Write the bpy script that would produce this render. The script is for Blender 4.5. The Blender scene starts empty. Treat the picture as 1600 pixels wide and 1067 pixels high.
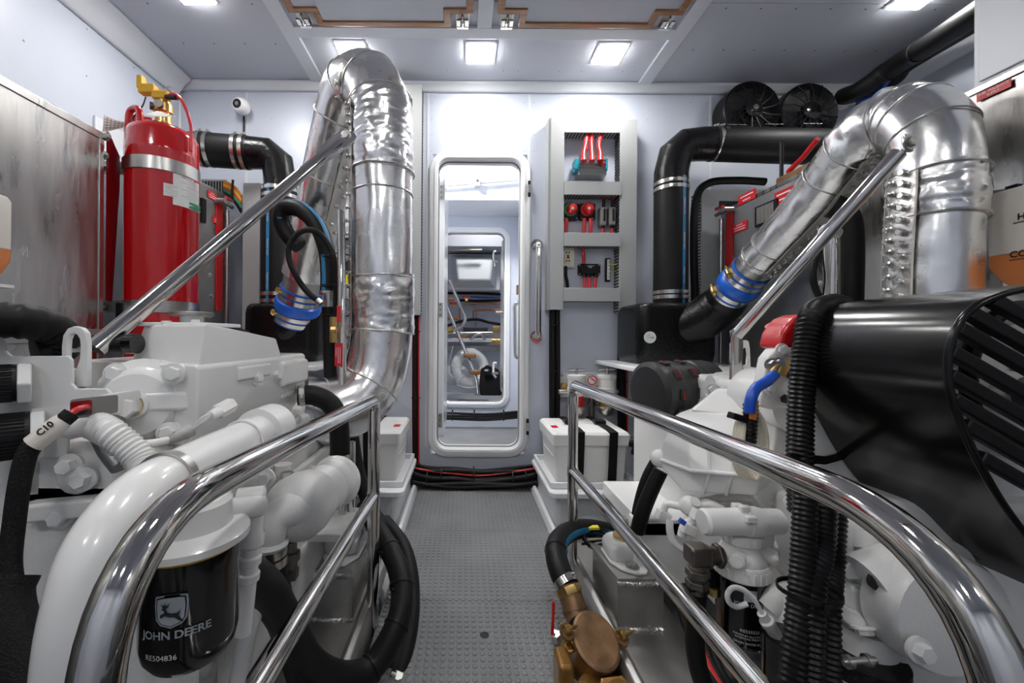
import bpy, bmesh, math, random
from mathutils import Vector, Matrix, Quaternion, noise
random.seed(7)
scene = bpy.context.scene
COL = scene.collection
# ---------------------------------------------------------------- camera, light, exposure
CAM_H, FPX, VX, VY, ROLL = 0.83, 640.0, 725.0, 525.0, math.radians(0.4)
cam_d = bpy.data.cameras.new('camera'); cam = bpy.data.objects.new('camera', cam_d); COL.objects.link(cam)
cam_d.sensor_width = 36.0; cam_d.lens = FPX/1600*36.0; cam_d.clip_start = 0.02
cam_d.shift_x = (800-VX)/1600; cam_d.shift_y = -(533.5-VY)/1600
cam.matrix_world = (Matrix.Translation((0, 0, CAM_H)) @ Matrix.Rotation(math.pi/2, 4, 'X')
                    @ Matrix.Rotation(ROLL, 4, 'Z'))
scene.camera = cam
w = bpy.data.worlds.new('world'); scene.world = w; w.use_nodes = True
w.node_tree.nodes['Background'].inputs[0].default_value = (0.75, 0.8, 0.9, 1)
w.node_tree.nodes['Background'].inputs[1].default_value = 0.25
scene.view_settings.view_transform = 'Standard'; scene.view_settings.look = 'None'
scene.view_settings.exposure = 0.0; scene.view_settings.gamma = 1.0; scene.view_settings.use_curve_mapping = False
LAMP = 112.0          # emission of each ceiling lamp lens
YB = 2.32            # the bulkhead
ZC = 2.25            # the deckhead
def P(px, py, Y):
    dx, dy = px-VX, py-VY; c, s = math.cos(ROLL), math.sin(ROLL)
    x, y = dx*c + dy*s, -dx*s + dy*c
    return Vector((x*Y/FPX, Y, CAM_H - y*Y/FPX))
def PL(*pts): return [P(*p) for p in pts]
def S(n, Y): return n*Y/FPX
# ---------------------------------------------------------------- materials
def _mat(name):
    m = bpy.data.materials.new(name); m.use_nodes = True
    return m, m.node_tree, m.node_tree.nodes['Principled BSDF']
def mat(name, col, rough=0.4, metal=0.0, bump=None, var=None, coat=0.0, emit=None, trans=0.0, stretch=None, roughvar=0.0, alpha=1.0, aniso=0.0, detail=4, spec=0.5):
    m, nt, b = _mat(name); N, L = nt.nodes, nt.links
    b.inputs['Base Color'].default_value = (*col, 1); b.inputs['Roughness'].default_value = rough
    b.inputs['Metallic'].default_value = metal; b.inputs['Coat Weight'].default_value = coat
    b.inputs['Coat Roughness'].default_value = 0.06; b.inputs['Specular IOR Level'].default_value = spec
    b.inputs['Transmission Weight'].default_value = trans; b.inputs['Alpha'].default_value = alpha
    b.inputs['Anisotropic'].default_value = aniso
    if emit: b.inputs['Emission Color'].default_value = (*emit[0], 1); b.inputs['Emission Strength'].default_value = emit[1]
    def coords():
        tc = N.new('ShaderNodeTexCoord'); mp = N.new('ShaderNodeMapping'); L.new(tc.outputs['Object'], mp.inputs[0])
        if stretch: mp.inputs['Scale'].default_value = stretch
        return mp.outputs[0]
    if var or roughvar:
        t = N.new('ShaderNodeTexNoise'); t.inputs['Scale'].default_value = (var[1] if var else 14); t.inputs['Detail'].default_value = 6
        L.new(coords(), t.inputs['Vector'])
        if var:
            r = N.new('ShaderNodeValToRGB'); L.new(t.outputs[0], r.inputs[0])
            r.color_ramp.elements[0].position = 0.35; r.color_ramp.elements[1].position = 0.7
            r.color_ramp.elements[0].color = (*[c*(1-var[0]) for c in col], 1); r.color_ramp.elements[1].color = (*[min(1, c*(1+var[0])) for c in col], 1)
            L.new(r.outputs[0], b.inputs['Base Color'])
        if roughvar:
            mr = N.new('ShaderNodeMapRange'); L.new(t.outputs[0], mr.inputs[0])
            mr.inputs[1].default_value = .3; mr.inputs[2].default_value = .7
            mr.inputs[3].default_value = max(0.02, rough-roughvar); mr.inputs[4].default_value = rough+roughvar
            L.new(mr.outputs[0], b.inputs['Roughness'])
    if bump:
        t = N.new('ShaderNodeTexNoise'); t.inputs['Scale'].default_value = bump[0]; t.inputs['Detail'].default_value = detail
        L.new(coords(), t.inputs['Vector'])
        bp = N.new('ShaderNodeBump'); bp.inputs['Strength'].default_value = bump[1]; bp.inputs['Distance'].default_value = bump[2] if len(bump) > 2 else 0.002
        L.new(t.outputs[0], bp.inputs['Height']); L.new(bp.outputs[0], b.inputs['Normal'])
    return m
def mat_panel(name, col, rough, dot, amt):
    """smooth painted panel covered with a fine grid of perforations"""
    m, nt, b = _mat(name); N, L = nt.nodes, nt.links
    b.inputs['Base Color'].default_value = (*col, 1); b.inputs['Roughness'].default_value = rough
    tc = N.new('ShaderNodeTexCoord'); v = N.new('ShaderNodeTexVoronoi'); v.inputs['Scale'].default_value = dot; v.inputs['Randomness'].default_value = 0
    L.new(tc.outputs['Object'], v.inputs['Vector'])
    n2 = N.new('ShaderNodeTexNoise'); n2.inputs['Scale'].default_value = 3.0; L.new(tc.outputs['Object'], n2.inputs['Vector'])
    b1 = N.new('ShaderNodeBump'); b1.inputs['Strength'].default_value = amt; b1.inputs['Distance'].default_value = .002
    L.new(v.outputs['Distance'], b1.inputs['Height'])
    b2 = N.new('ShaderNodeBump'); b2.inputs['Strength'].default_value = .12; b2.inputs['Distance'].default_value = .02
    L.new(n2.outputs[0], b2.inputs['Height']); L.new(b1.outputs[0], b2.inputs['Normal']); L.new(b2.outputs[0], b.inputs['Normal'])
    return m
M = {}
M['wall'] = mat_panel('bulkhead_panel', (.57, .605, .69), .3, 160, .08)
M['ceil'] = mat_panel('deckhead_panel', (.50, .52, .58), .42, 160, .15)
M['trimw'] = mat('white_trim', (.70, .72, .76), .35)
M['beam'] = mat('deckhead_strip', (.66, .68, .73), .4)
M['frp'] = mat('white_fibreglass', (.76, .77, .79), .3, bump=(30, .25, .003), coat=.3)
M['doorw'] = mat('door_white', (.84, .85, .86), .25, coat=.4)
M['white'] = mat('engine_white', (.80, .80, .79), .24, bump=(140, .10, .001), coat=.5)
M['cast'] = mat('painted_casting', (.76, .76, .75), .32, bump=(260, .45, .0012), coat=.25)
M['castg'] = mat('silver_casting', (.66, .66, .655), .42, bump=(420, .7, .0012))
M['plasw'] = mat('white_plastic', (.80, .795, .78), .3)
M['bilge'] = mat('bilge_painted_shade', (.07, .07, .07), .5, var=(.3, 12))  # colour darkened to stand in for the deep shadow low in the bilge
M['mottled'] = mat('mottled_grey', (.45, .44, .42), .5, var=(.35, 30))  # greyer than the engine white, tone varied at random
M['chrome'] = mat('polished_stainless', (.68, .665, .64), .07, 1, bump=(9, .04, .004), stretch=(1, .3, 1))
M['steel'] = mat('steel', (.55, .54, .52), .28, 1)
M['dsteel'] = mat('dark_steel', (.20, .18, .16), .35, 1)
M['band'] = mat('clamp_band', (.62, .60, .56), .22, 1, bump=(60, .15, .001))
M['alu'] = mat('brushed_tank', (.40, .39, .375), .32, 1, bump=(7, .30, .004), stretch=(1, 6, 1), roughvar=.10, var=(.12, 5))
M['alu2'] = mat('grey_tank', (.36, .365, .37), .42, .85, bump=(40, .15, .001), var=(.12, 8))
M['bed'] = mat('milled_bed', (.52, .51, .49), .38, .9, bump=(90, .25, .001), stretch=(1, .15, 1), var=(.18, 9))
M['weld'] = mat('weld_bead', (.72, .71, .69), .35, 1)
M['foil'] = mat('foil_lagging', (.86, .86, .86), .25, 1, bump=(16, .30, .006), roughvar=.05, detail=3)
M['foil2'] = mat('foil_flap', (.68, .67, .65), .30, 1, bump=(60, .6, .004))
M['thread'] = mat('stitching', (.60, .58, .52), .5)
M['rubber'] = mat('black_rubber', (.006, .006, .0065), .5, bump=(60, .2, .001), spec=.25)
M['hose'] = mat('hose_rubber', (.007, .007, .0075), .5, bump=(18, .18, .002), stretch=(1, 1, 4), spec=.25)
M['corr'] = mat('corrugated_black', (.005, .005, .0055), .36, spec=.3)
M['braid'] = mat('braided_sleeve', (.006, .006, .007), .6, bump=(420, 1, .003), spec=.25)
M['blackg'] = mat('gloss_black', (.004, .004, .0045), .14, coat=.3)
M['guard'] = mat('satin_black_sheet', (.004, .004, .0045), .2, bump=(5, .08, .01), spec=.4)
M['frpb'] = mat('black_fibreglass', (.004, .004, .0045), .26, bump=(70, .6, .003), spec=.3)
M['blackp'] = mat('black_plastic', (.007, .007, .008), .4, spec=.3)
M['dgrey'] = mat('dark_grey_plastic', (.025, .025, .027), .42)
M['mgrey'] = mat('mid_grey_plastic', (.22, .21, .20), .4)
M['duct'] = mat('grey_trunking', (.40, .41, .41), .42)
M['slot'] = mat('dark_slot', (.02, .02, .02), .7)
M['red'] = mat('red_cylinder_paint', (.50, .004, .008), .16, coat=.8)
M['redp'] = mat('red_plastic', (.60, .012, .015), .28, coat=.3)
M['redl'] = mat('red_label', (.58, .01, .014), .4)
M['redd'] = mat('red_dark_bracket', (.24, .004, .008), .3)
M['pink'] = mat('red_cable', (.70, .05, .06), .35)
M['green'] = mat('green_print', (.01, .28, .12), .45)
M['teal'] = mat('teal_plastic', (.01, .28, .36), .35)
M['blue'] = mat('blue_silicone', (.008, .12, .62), .3, coat=.2)
M['bluew'] = mat('blue_cable', (.01, .08, .5), .35)
M['stripe'] = mat('blue_stripe', (.02, .20, .40), .5)
M['bronze'] = mat('bronze', (.24, .135, .065), .45, .5, bump=(120, .4, .001), var=(.3, 25))
M['bronze2'] = mat('wet_bronze', (.30, .15, .035), .32, .5, var=(.35, 18), coat=.3)
M['brass'] = mat('brass', (.62, .43, .16), .3, 1)
M['copper'] = mat('copper', (.45, .17, .08), .3, 1)
M['yellow'] = mat('yellow_plastic', (.75, .42, .02), .35)
M['orange'] = mat('orange_wire', (.75, .22, .02), .4)
M['wood'] = mat('varnished_wood', (.30, .125, .035), .3, var=(.3, 6), stretch=(1, 14, 14), coat=.5)
M['floor'] = mat('grey_rubber_floor', (.205, .21, .218), .42, var=(.12, 5))
M['paper'] = mat('paper', (.72, .70, .66), .6)
M['label'] = mat('white_label', (.75, .76, .74), .35)
M['ink'] = mat('black_ink', (.012, .012, .012), .6)
M['inkw'] = mat('white_ink', (.75, .76, .77), .5)
M['inkg'] = mat('grey_ink', (.36, .40, .44), .45)
M['tankw'] = mat('milky_plastic', (.74, .70, .64), .35)
M['coolant'] = mat('orange_coolant', (.72, .24, .07), .35, var=(.12, 4))
M['bag'] = mat('black_cloth', (.008, .008, .009), .75, bump=(30, .5, .006), spec=.2)
M['glass'] = mat('amber_bowl', (.55, .35, .03), .1, trans=.6)
M['cream'] = mat('cream_plastic', (.76, .70, .56), .35)
M['lamp'] = mat('lamp_lens', (1, 1, 1), .4, emit=((1, .985, .96), LAMP))
M['lamp2'] = mat('bright_lamp_lens', (1, 1, 1), .4, emit=((1, .985, .96), LAMP*2.8))
M['gold'] = mat('orange_card', (.68, .40, .12), .5)
M['ygrn'] = mat('yellow_wire', (.72, .60, .03), .4)
# ---------------------------------------------------------------- mesh building
ORG = {}
def _basis(d):
    d = Vector(d).normalized()
    a = Vector((0, 0, 1)) if abs(d.z) < .9 else Vector((1, 0, 0))
    u = a.cross(d).normalized(); v = d.cross(u)
    return u, v, d
def spline(pts, res=6, closed=False):
    pts = [Vector(p) for p in pts]; n = len(pts); out = []
    if n < 3: 
        return [pts[0].lerp(pts[-1], i/res) for i in range(res+1)]
    rng = n if closed else n-1
    for i in range(rng):
        p1, p2 = pts[i], pts[(i+1) % n]
        p0 = pts[i-1] if (i > 0 or closed) else p1*2-p2
        p3 = pts[(i+2) % n] if (i+2 < n or closed) else p2*2-p1
        for k in range(res):
            t = k/res
            out.append(.5*((2*p1)+(p2-p0)*t+(2*p0-5*p1+4*p2-p3)*t*t+(3*p1-p0-3*p2+p3)*t**3))
    if not closed: out.append(pts[-1].copy())
    return out
def fillet(pts, r, res=6):
    """polyline with its corners rounded by radius r"""
    pts = [Vector(p) for p in pts]; out = [pts[0]]
    for i in range(1, len(pts)-1):
        a, b, c = pts[i-1], pts[i], pts[i+1]
        d1, d2 = (a-b), (c-b); rr = min(r if not isinstance(r, (list, tuple)) else r[i-1], d1.length*.49, d2.length*.49)
        s, e = b+d1.normalized()*rr, b+d2.normalized()*rr
        for k in range(res+1):
            t = k/res; out.append(s.lerp(b, t).lerp(b.lerp(e, t), t))
    out.append(pts[-1]); return out
class MB:
    def __init__(s): s.v = []; s.f = []
    def add(s, vs, fs):
        o = len(s.v); s.v += [Vector(x) for x in vs]; s.f += [[i+o for i in f] for f in fs]; return s
    def box(s, c, d, rot=None):
        x, y, z = d[0]/2, d[1]/2, d[2]/2
        vs = [Vector(q) for q in ((-x,-y,-z),(x,-y,-z),(x,y,-z),(-x,y,-z),(-x,-y,z),(x,-y,z),(x,y,z),(-x,y,z))]
        if rot is not None: vs = [rot @ q for q in vs]
        c = Vector(c)
        return s.add([q+c for q in vs], [(0,3,2,1),(4,5,6,7),(0,1,5,4),(1,2,6,5),(2,3,7,6),(3,0,4,7)])
    def bb(s, x0, x1, y0, y1, z0, z1): return s.box(((x0+x1)/2,(y0+y1)/2,(z0+z1)/2),(abs(x1-x0),abs(y1-y0),abs(z1-z0)))
    def fbox(s, x0, y0, x1, y1, Y0, Y1):
        a, b = P(x0, y0, Y0), P(x1, y1, Y0)
        return s.bb(a.x, b.x, Y0, Y1, b.z, a.z)
    def loft(s, rings, cap=True, closed=False):
        n = len(rings[0]); vs = [p for r in rings for p in r]; fs = []
        m = len(rings)
        for i in range(m if closed else m-1):
            for j in range(n):
                k = (j+1) % n; i2 = (i+1) % m
                fs.append((i*n+j, i*n+k, i2*n+k, i2*n+j))
        if cap and not closed: fs.append(tuple(reversed(range(n)))); fs.append(tuple(range((m-1)*n, m*n)))
        return s.add(vs, fs)
    def prism(s, poly, d):
        d = Vector(d); poly = [Vector(p) for p in poly]
        return s.loft([poly, [p+d for p in poly]])
    def cyl(s, p0, p1, r0, r1=None, n=24, cap=True):
        p0, p1 = Vector(p0), Vector(p1); r1 = r0 if r1 is None else r1
        u, v, d = _basis(p1-p0)
        R = lambda p, r: [p+(u*math.cos(2*math.pi*i/n)+v*math.sin(2*math.pi*i/n))*r for i in range(n)]
        return s.loft([R(p0, r0), R(p1, r1)], cap)
    def lathe(s, p, d, prof, n=28, cap=True):
        p = Vector(p); u, v, d = _basis(d)
        rings = [[p+d*h+(u*math.cos(2*math.pi*i/n)+v*math.sin(2*math.pi*i/n))*max(r, 1e-4) for i in range(n)] for r, h in prof]
        return s.loft(rings, cap)
    def ball(s, p, r, d=(0,0,1), sq=1.0, n=16):
        return s.lathe(p, d, [(r*math.sin(math.pi*i/8), -r*sq*math.cos(math.pi*i/8)) for i in range(9)], n, False)
    def tube(s, pts, r, n=14, cap=True, rf=None, closed=False):
        pts = [Vector(p) for p in pts]; m = len(pts); rings = []
        t0 = (pts[1]-pts[0]).normalized(); u, v, _ = _basis(t0)
        for i, p in enumerate(pts):
            if closed: t = (pts[(i+1) % m]-pts[i-1]).normalized()
            else: t = (pts[min(i+1, m-1)]-pts[max(i-1, 0)]).normalized()
            u = (u-t*u.dot(t)).normalized(); v = t.cross(u)
            rr = rf(i/(m-1)) if rf else r
            rings.append([p+(u*math.cos(2*math.pi*k/n)+v*math.sin(2*math.pi*k/n))*rr for k in range(n)])
        return s.loft(rings, cap and not closed, closed)
    def ring(s, outer, inner, d):
        """plate with a hole: two loops of equal length, extruded by d"""
        d = Vector(d); n = len(outer); O = [Vector(p) for p in outer]; I = [Vector(p) for p in inner]
        vs = O+I+[p+d for p in O]+[p+d for p in I]; fs = []
        for j in range(n):
            k = (j+1) % n
            fs += [(j, k, n+k, n+j), (2*n+k, 2*n+j, 3*n+j, 3*n+k), (k, j, 2*n+j, 2*n+k), (n+j, n+k, 3*n+k, 3*n+j)]
        return s.add(vs, fs)
    def build(s, name, material, parent=None, bevel=0, seg=2, ang=38, flat=False, kind=None, label=None, sub=0, normals=True):
        o = ORG.get(parent.name, Vector()) if parent else Vector()
        me = bpy.data.meshes.new(name); me.from_pydata([tuple(q-o) for q in s.v], [], s.f)
        me.validate(); bm = bmesh.new(); bm.from_mesh(me)
        bmesh.ops.recalc_face_normals(bm, faces=bm.faces[:]); bm.to_mesh(me); bm.free()
        if not flat: me.shade_smooth(); me.set_sharp_from_angle(angle=math.radians(ang))
        me.materials.append(M[material] if isinstance(material, str) else material)
        ob = bpy.data.objects.new(name, me); COL.objects.link(ob)
        if parent: ob.parent = parent
        ORG[ob.name] = o.copy()
        if bevel:
            md = ob.modifiers.new('bevel', 'BEVEL'); md.width = bevel; md.segments = seg; md.limit_method = 'ANGLE'; md.angle_limit = math.radians(30); md.harden_normals = True
        if sub:
            md = ob.modifiers.new('sub', 'SUBSURF'); md.levels = sub; md.render_levels = sub
        if kind: ob['kind'] = kind
        if label: ob['label'] = label
        return ob
def thing(name, label, cat, loc, group=None):
    o = bpy.data.objects.new(name, None); COL.objects.link(o); o.location = loc; o.empty_display_size = .05
    ORG[o.name] = Vector(loc); o['label'] = label; o['category'] = cat
    if group: o['group'] = group
    return o
def struct(name, loc=(0, 0, 0)):
    o = bpy.data.objects.new(name, None); COL.objects.link(o); o.location = loc; ORG[o.name] = Vector(loc); o['kind'] = 'structure'; return o
def tag(o, label, cat, group=None):
    o['label'] = label; o['category'] = cat
    if group: o['group'] = group
    return o
CACHE = {}
def inst(key, maker, name, material, parent, loc, d=(0, 0, 1), spin=0, up=None):
    """a copy of a small shared mesh whose local +Z points along d"""
    k = (key, material)
    if k not in CACHE:
        b = MB(); maker(b); me = bpy.data.meshes.new(name); me.from_pydata([tuple(q) for q in b.v], [], b.f); me.validate()
        bm = bmesh.new(); bm.from_mesh(me); bmesh.ops.recalc_face_normals(bm, faces=bm.faces[:]); bm.to_mesh(me); bm.free()
        me.shade_smooth(); me.set_sharp_from_angle(angle=math.radians(38)); me.materials.append(M[material]); CACHE[k] = me
    ob = bpy.data.objects.new(name, CACHE[k]); COL.objects.link(ob)
    o = ORG[parent.name] if parent else Vector()
    if parent: ob.parent = parent
    if up is None: u, v, dd = _basis(d)
    else: dd = Vector(d).normalized(); u = Vector(up).cross(dd).normalized(); v = dd.cross(u)
    R = Matrix((u, v, dd)).transposed()
    ob.rotation_euler = (R @ Matrix.Rotation(spin, 3, 'Z')).to_euler(); ob.location = Vector(loc)-o
    ORG[ob.name] = o.copy(); return ob
def bolt(parent, p, d, r=.008, h=.007, material='white', washer=True, name='bolt'):
    def mk(b):
        if washer: b.cyl((0,0,-.002), (0,0,h*.18), r*1.45, n=20)
        b.lathe((0,0,0), (0,0,1), [(r, h*.15), (r, h*.85), (r*.86, h)], n=6)
    return inst(('bolt', round(r, 4), round(h, 4), washer), mk, name, material, parent, p, d, spin=random.random()*1.0)
def rivet(parent, p, d, r=.0035, material='steel', name='rivet'):
    return inst(('rivet', r), lambda b: b.lathe((0,0,0), (0,0,1), [(r,-.001),(r,r*.15),(r*.6,r*.45)], n=8), name, material, parent, p, d)
def text(s, u, v, p, h, material, parent, name='lettering', cyl=None, depth=.0006, align='CENTER', shear=0, bold=0):
    """flat lettering: origin p, reading direction u, up v; cyl=(axis point, radius) wraps it round a vertical-axis cylinder along v"""
    c = bpy.data.curves.new('lettering_curve', 'FONT'); c.body = s; c.size = h; c.align_x = align; c.align_y = 'CENTER'; c.extrude = 0; c.shear = shear; c.offset = bold
    c.resolution_u = 3
    o = bpy.data.objects.new('tmp', c); me0 = bpy.data.meshes.new_from_object(o)
    u, v, p = Vector(u).normalized(), Vector(v).normalized(), Vector(p); n = u.cross(v); b = MB(); vs = []
    if cyl: sub_me = me0
    for q in me0.vertices:
        x, y = q.co.x, q.co.y
        if cyl:
            R = cyl; a = x/R; vs.append(p - n*R + (u*math.sin(a)+n*math.cos(a))*(R+depth) + v*y)
        else: vs.append(p+u*x+v*y+n*depth)
    b.add(vs, [list(f.vertices) for f in me0.polygons])
    bpy.data.objects.remove(o); bpy.data.meshes.remove(me0); bpy.data.curves.remove(c)
    return b.build(name, material, parent, flat=True)
def card(parent, name, material, p, u, v, w, h, t=.0012, cyl=None, nseg=10, bevel=0):
    """thin plate centred on p in the plane u,v (w x h), optionally wrapped round radius cyl"""
    u, v, p = Vector(u).normalized(), Vector(v).normalized(), Vector(p); n = u.cross(v); b = MB()
    if cyl:
        rows = []
        for rr in (cyl, cyl+t):
            for i in range(nseg+1):
                a = (i/nseg-.5)*w/cyl; q = p-n*cyl+(u*math.sin(a)+n*math.cos(a))*rr
                rows.append([q-v*h/2, q+v*h/2])
        m = nseg+1; vs = [q for r in rows for q in r]; fs = []
        for i in range(nseg):
            a0, a1, c0, c1 = 2*i, 2*i+2, 2*(i+m), 2*(i+m)+2
            fs += [(a0, a0+1, a1+1, a1), (c0, c1, c1+1, c0+1), (a0, a1, c1, c0), (a0+1, c0+1, c1+1, a1+1)]
        fs += [(0, 2*m, 2*m+1, 1), (2*m-2, 2*m-1, 4*m-1, 4*m-2)]
        b.add(vs, fs)
    else:
        q = [p-u*w/2-v*h/2, p+u*w/2-v*h/2, p+u*w/2+v*h/2, p-u*w/2+v*h/2]; b.prism(q, n*t)
    return b.build(name, material, parent, bevel=bevel)
def rrect(c, w, h, r, u=(1,0,0), v=(0,0,1), k=6):
    c, u, v = Vector(c), Vector(u), Vector(v); out = []
    for sx, sy, a0 in ((1,1,0),(-1,1,90),(-1,-1,180),(1,-1,270)):
        for i in range(k+1):
            a = math.radians(a0+90*i/k)
            out.append(c+u*(sx*(w/2-r)+r*math.cos(a))+v*(sy*(h/2-r)+r*math.sin(a)))
    return out
def clamp(parent, p, d, r, w=.014, screw=None, material='band'):
    """worm-drive clamp round a hose: band, with its screw housing as a sub-part"""
    d = Vector(d).normalized(); p = Vector(p)
    b = MB(); prof = [(r+.0005, -w/2), (r+.0025, -w/2), (r+.0025, w/2), (r+.0005, w/2)]
    b.lathe(p, d, prof, 36, False); ob = b.build('hose_clamp', material, parent)
    sd = Vector(screw) if screw else Vector((.3, -1, .5)); sd = (sd-d*sd.dot(d)).normalized(); t = d.cross(sd)
    q = p+sd*(r+.006); b = MB(); b.box(q, (.016, w*.8, .008), Matrix((t, d, sd)).transposed())
    b.cyl(q+t*.006, q+t*.02, .0042, n=8)
    if parent and parent.parent is None: b.build('clamp_screw', 'steel', ob)
    return ob
def tbolt(parent, p, d, r, w=.02, screw=None):
    """wide T-bolt clamp with a bolt standing off the band"""
    ob = clamp(parent, p, d, r, w, screw); return ob
def ribbon(path, r, ang, wid, up=(0,0,1), off=.0008):
    """strip of width wid lying on a tube of radius r round path, at angle ang from up"""
    path = [Vector(q) for q in path]; m = len(path); rows = []
    for i, q in enumerate(path):
        t = (path[min(i+1, m-1)]-path[max(i-1, 0)]).normalized(); a = Vector(up) if abs(Vector(up).dot(t)) < .97 else Vector((0,-1,0))
        u = (a-t*a.dot(t)).normalized(); v = t.cross(u)
        row = []
        for k in range(5):
            g = ang+(k/4-.5)*wid/r; row.append(q+(u*math.cos(g)+v*math.sin(g))*(r+off))
        rows.append(row)
    b = MB(); b.add([q for r_ in rows for q in r_], [(i*5+k, i*5+k+1, i*5+k+6, i*5+k+5) for i in range(m-1) for k in range(4)])
    return b
def corr(path, r, pitch=.009, amp=.08, n=14):
    """corrugated tube geometry along a polyline"""
    L = [0]
    for a, b in zip(path, path[1:]): L.append(L[-1]+(b-a).length)
    k = max(4, int(L[-1]/pitch*4)); pts = []; j = 0
    for i in range(k+1):
        s = L[-1]*i/k
        while j < len(path)-2 and L[j+1] < s: j += 1
        pts.append(path[j].lerp(path[j+1], (s-L[j])/max(1e-9, L[j+1]-L[j])))
    b = MB(); wob = [1, 1+amp, 1, 1-amp]
    cnt = [0]
    def rf(t):
        i = cnt[0]; cnt[0] += 1; return r*wob[i % 4]
    b.tube(pts, r, n, rf=rf); return b
def hose(name, label, cat, path, r, material='hose', group=None, ends=(), n=18, res=8, stripe=None, raw=False):
    """hose thing: the bare tube plus its clamps and printed stripe; ends = list of fractions for clamps"""
    pl = path if raw else spline(path, res); t = thing(name, label, cat, pl[0], group)
    b = MB(); b.tube(pl, r, n); b.build('tube', material, t)
    for fr in ends:
        i = max(1, min(len(pl)-2, round(fr*(len(pl)-1)))); clamp(t, pl[i], pl[i+1]-pl[i-1], r)
    if stripe is not None:
        b = ribbon(pl, r, stripe[0], stripe[1]); b.build('printed_stripe', stripe[2] if len(stripe) > 2 else 'stripe', t)
    return t, pl
def at(pl, fr):
    i = fr*(len(pl)-1); j = min(int(i), len(pl)-2); return pl[j].lerp(pl[j+1], i-j), (pl[j+1]-pl[j]).normalized()
# ================================================================ SETTING
XL, XR, YF = -1.62, 2.32, -1.7      # side walls, wall behind the camera
FX0, FX1 = -.245, .365              # walkway edges
XM = .06                            # centre line of the walkway
fl = struct('floor')
for y0, y1 in ((-1.7, -.1), (-.097, .362), (.365, .822), (.825, 1.2835), (1.2865, 1.7445), (1.7475, 2.31)):
    MB().bb(FX0, FX1, y0, y1, -.03, 0).build('floor_panel', 'floor', fl, bevel=.002)
pitch, sr = .0205, .0074
hole = P(757, 992, 1.137)
spots = []
nx = int((FX1-FX0-.01)/pitch)
for j in range(90):
    y = .62+j*pitch
    if y > 2.29 or min(abs(y-s) for s in (.8235, 1.285, 1.746)) < .007: continue
    for i in range(nx+1):
        x = FX0+.012+i*pitch
        if (x-hole.x)**2+(y-hole.y)**2 > .014**2: spots.append((x, y))
def stud_mesh(b, c=(0, 0, 0), n=12): b.lathe(c, (0, 0, 1), [(sr, -.001), (sr, .0012), (sr*.86, .0019)], n=n)
near = [q for q in spots if q[1] > .985 and -.2 < q[0] < .27 + (.1 if q[1] > 1.15 else 0)]
near.sort(key=lambda q: q[1]); near = near[:300]; ns = set(near)
for x, y in near: inst('stud', stud_mesh, 'floor_stud', 'floor', fl, (x, y, 0))
b = MB()
for x, y in spots:
    if (x, y) not in ns: stud_mesh(b, (x, y, 0), 8)
b.build('floor_studs', 'floor', fl, kind='stuff')
MB().lathe((hole.x, hole.y, 0), (0, 0, 1), [(.011, .0002), (.0125, .0012), (.0125, .0004)], n=24, cap=False).build('finger_hole_rim', 'slot', fl)
MB().cyl((hole.x, hole.y, -.0005), (hole.x, hole.y, .0005), .0115).build('finger_hole', 'slot', fl)
bg = struct('floor_bilge'); MB().bb(XL, XR, YF, YB, -.34, -.3).build('bilge_shell', 'bilge', bg)
# ---- walls
wb = struct('wall_back')
DX, DZ, DW, DH = .083, 1.012, .575, 1.735          # outer size of the door surround
b = MB(); hx0, hx1, hz0, hz1 = DX-DW/2+.02, DX+DW/2-.02, DZ-DH/2+.02, DZ+DH/2-.02
b.bb(XL, hx0, YB, YB+.06, -.34, ZC); b.bb(hx1, XR, YB, YB+.06, -.34, ZC)
b.bb(hx0, hx1, YB, YB+.06, hz1, ZC); b.bb(hx0, hx1, YB, YB+.06, -.34, hz0); b.build('bulkhead', 'wall', wb)
for px_ in (669, 827, 1110, 385):
    q = P(px_, 200, YB); MB().bb(q.x-.006, q.x+.006, YB-.003, YB, .2, 2.2).build('joint_strip', 'trimw', wb)
for px_ in (662, 675, 820, 834, 1105, 1118):
    for py_ in (187, 236, 160, 210): 
        q = P(px_, py_, YB-.0005); rivet(wb, q, (0, -1, 0))
for px_, py_ in ((1003,245),(1003,280),(1002,330),(1002,380),(1001,430),(1000,480),(892,262),(1012,187),(1008,235),(328,145),(1080,160),(840,225),(424,185),(748,185)):
    rivet(wb, P(px_, py_, YB-.0005), (0, -1, 0))
wl = struct('wall_left')
MB().bb(XL-.05, XL, YF, YB+.06, -.34, ZC).build('side_panel', 'wall', wl)
for y, z in ((1.25,1.95),(1.25,1.75),(1.5,2.13),(1.5,1.9),(1.5,1.72),(1.75,2.13),(1.75,1.93),(1.75,1.72),(2.0,2.13),(2.0,1.93),(2.0,1.72),(2.2,2.13),(1.0,2.1),(1.0,1.85)):
    rivet(wl, (XL+.0005, y, z), (1, 0, 0), .004)
wr = struct('wall_right'); MB().bb(XR, XR+.05, YF, YB+.06, -.34, ZC).build('side_panel', 'wall', wr)
wf = struct('wall_front'); MB().bb(XL, XR, YF-.05, YF, -.34, ZC).build('bulkhead', 'wall', wf)
ce = struct('ceiling')
for x0, x1 in ((XL, -.86), (-.79, .96), (1.03, XR)):
    for y0, y1 in ((YF, -.35), (-.347, .72), (.723, 1.735), (1.738, YB)):
        MB().bb(x0, x1, y0, y1, ZC, ZC+.03).build('ceiling_panel', 'ceil', ce)
MB().bb(XL-.05, XR+.05, YF-.05, YB+.06, ZC+.03, ZC+.05).build('deck', 'trimw', ce)
for x0, x1 in ((-.858, -.79), (.96, 1.028)): MB().bb(x0, x1, YF, YB, ZC-.014, ZC+.03).build('ceiling_strip', 'beam', ce, bevel=.002)
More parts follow.
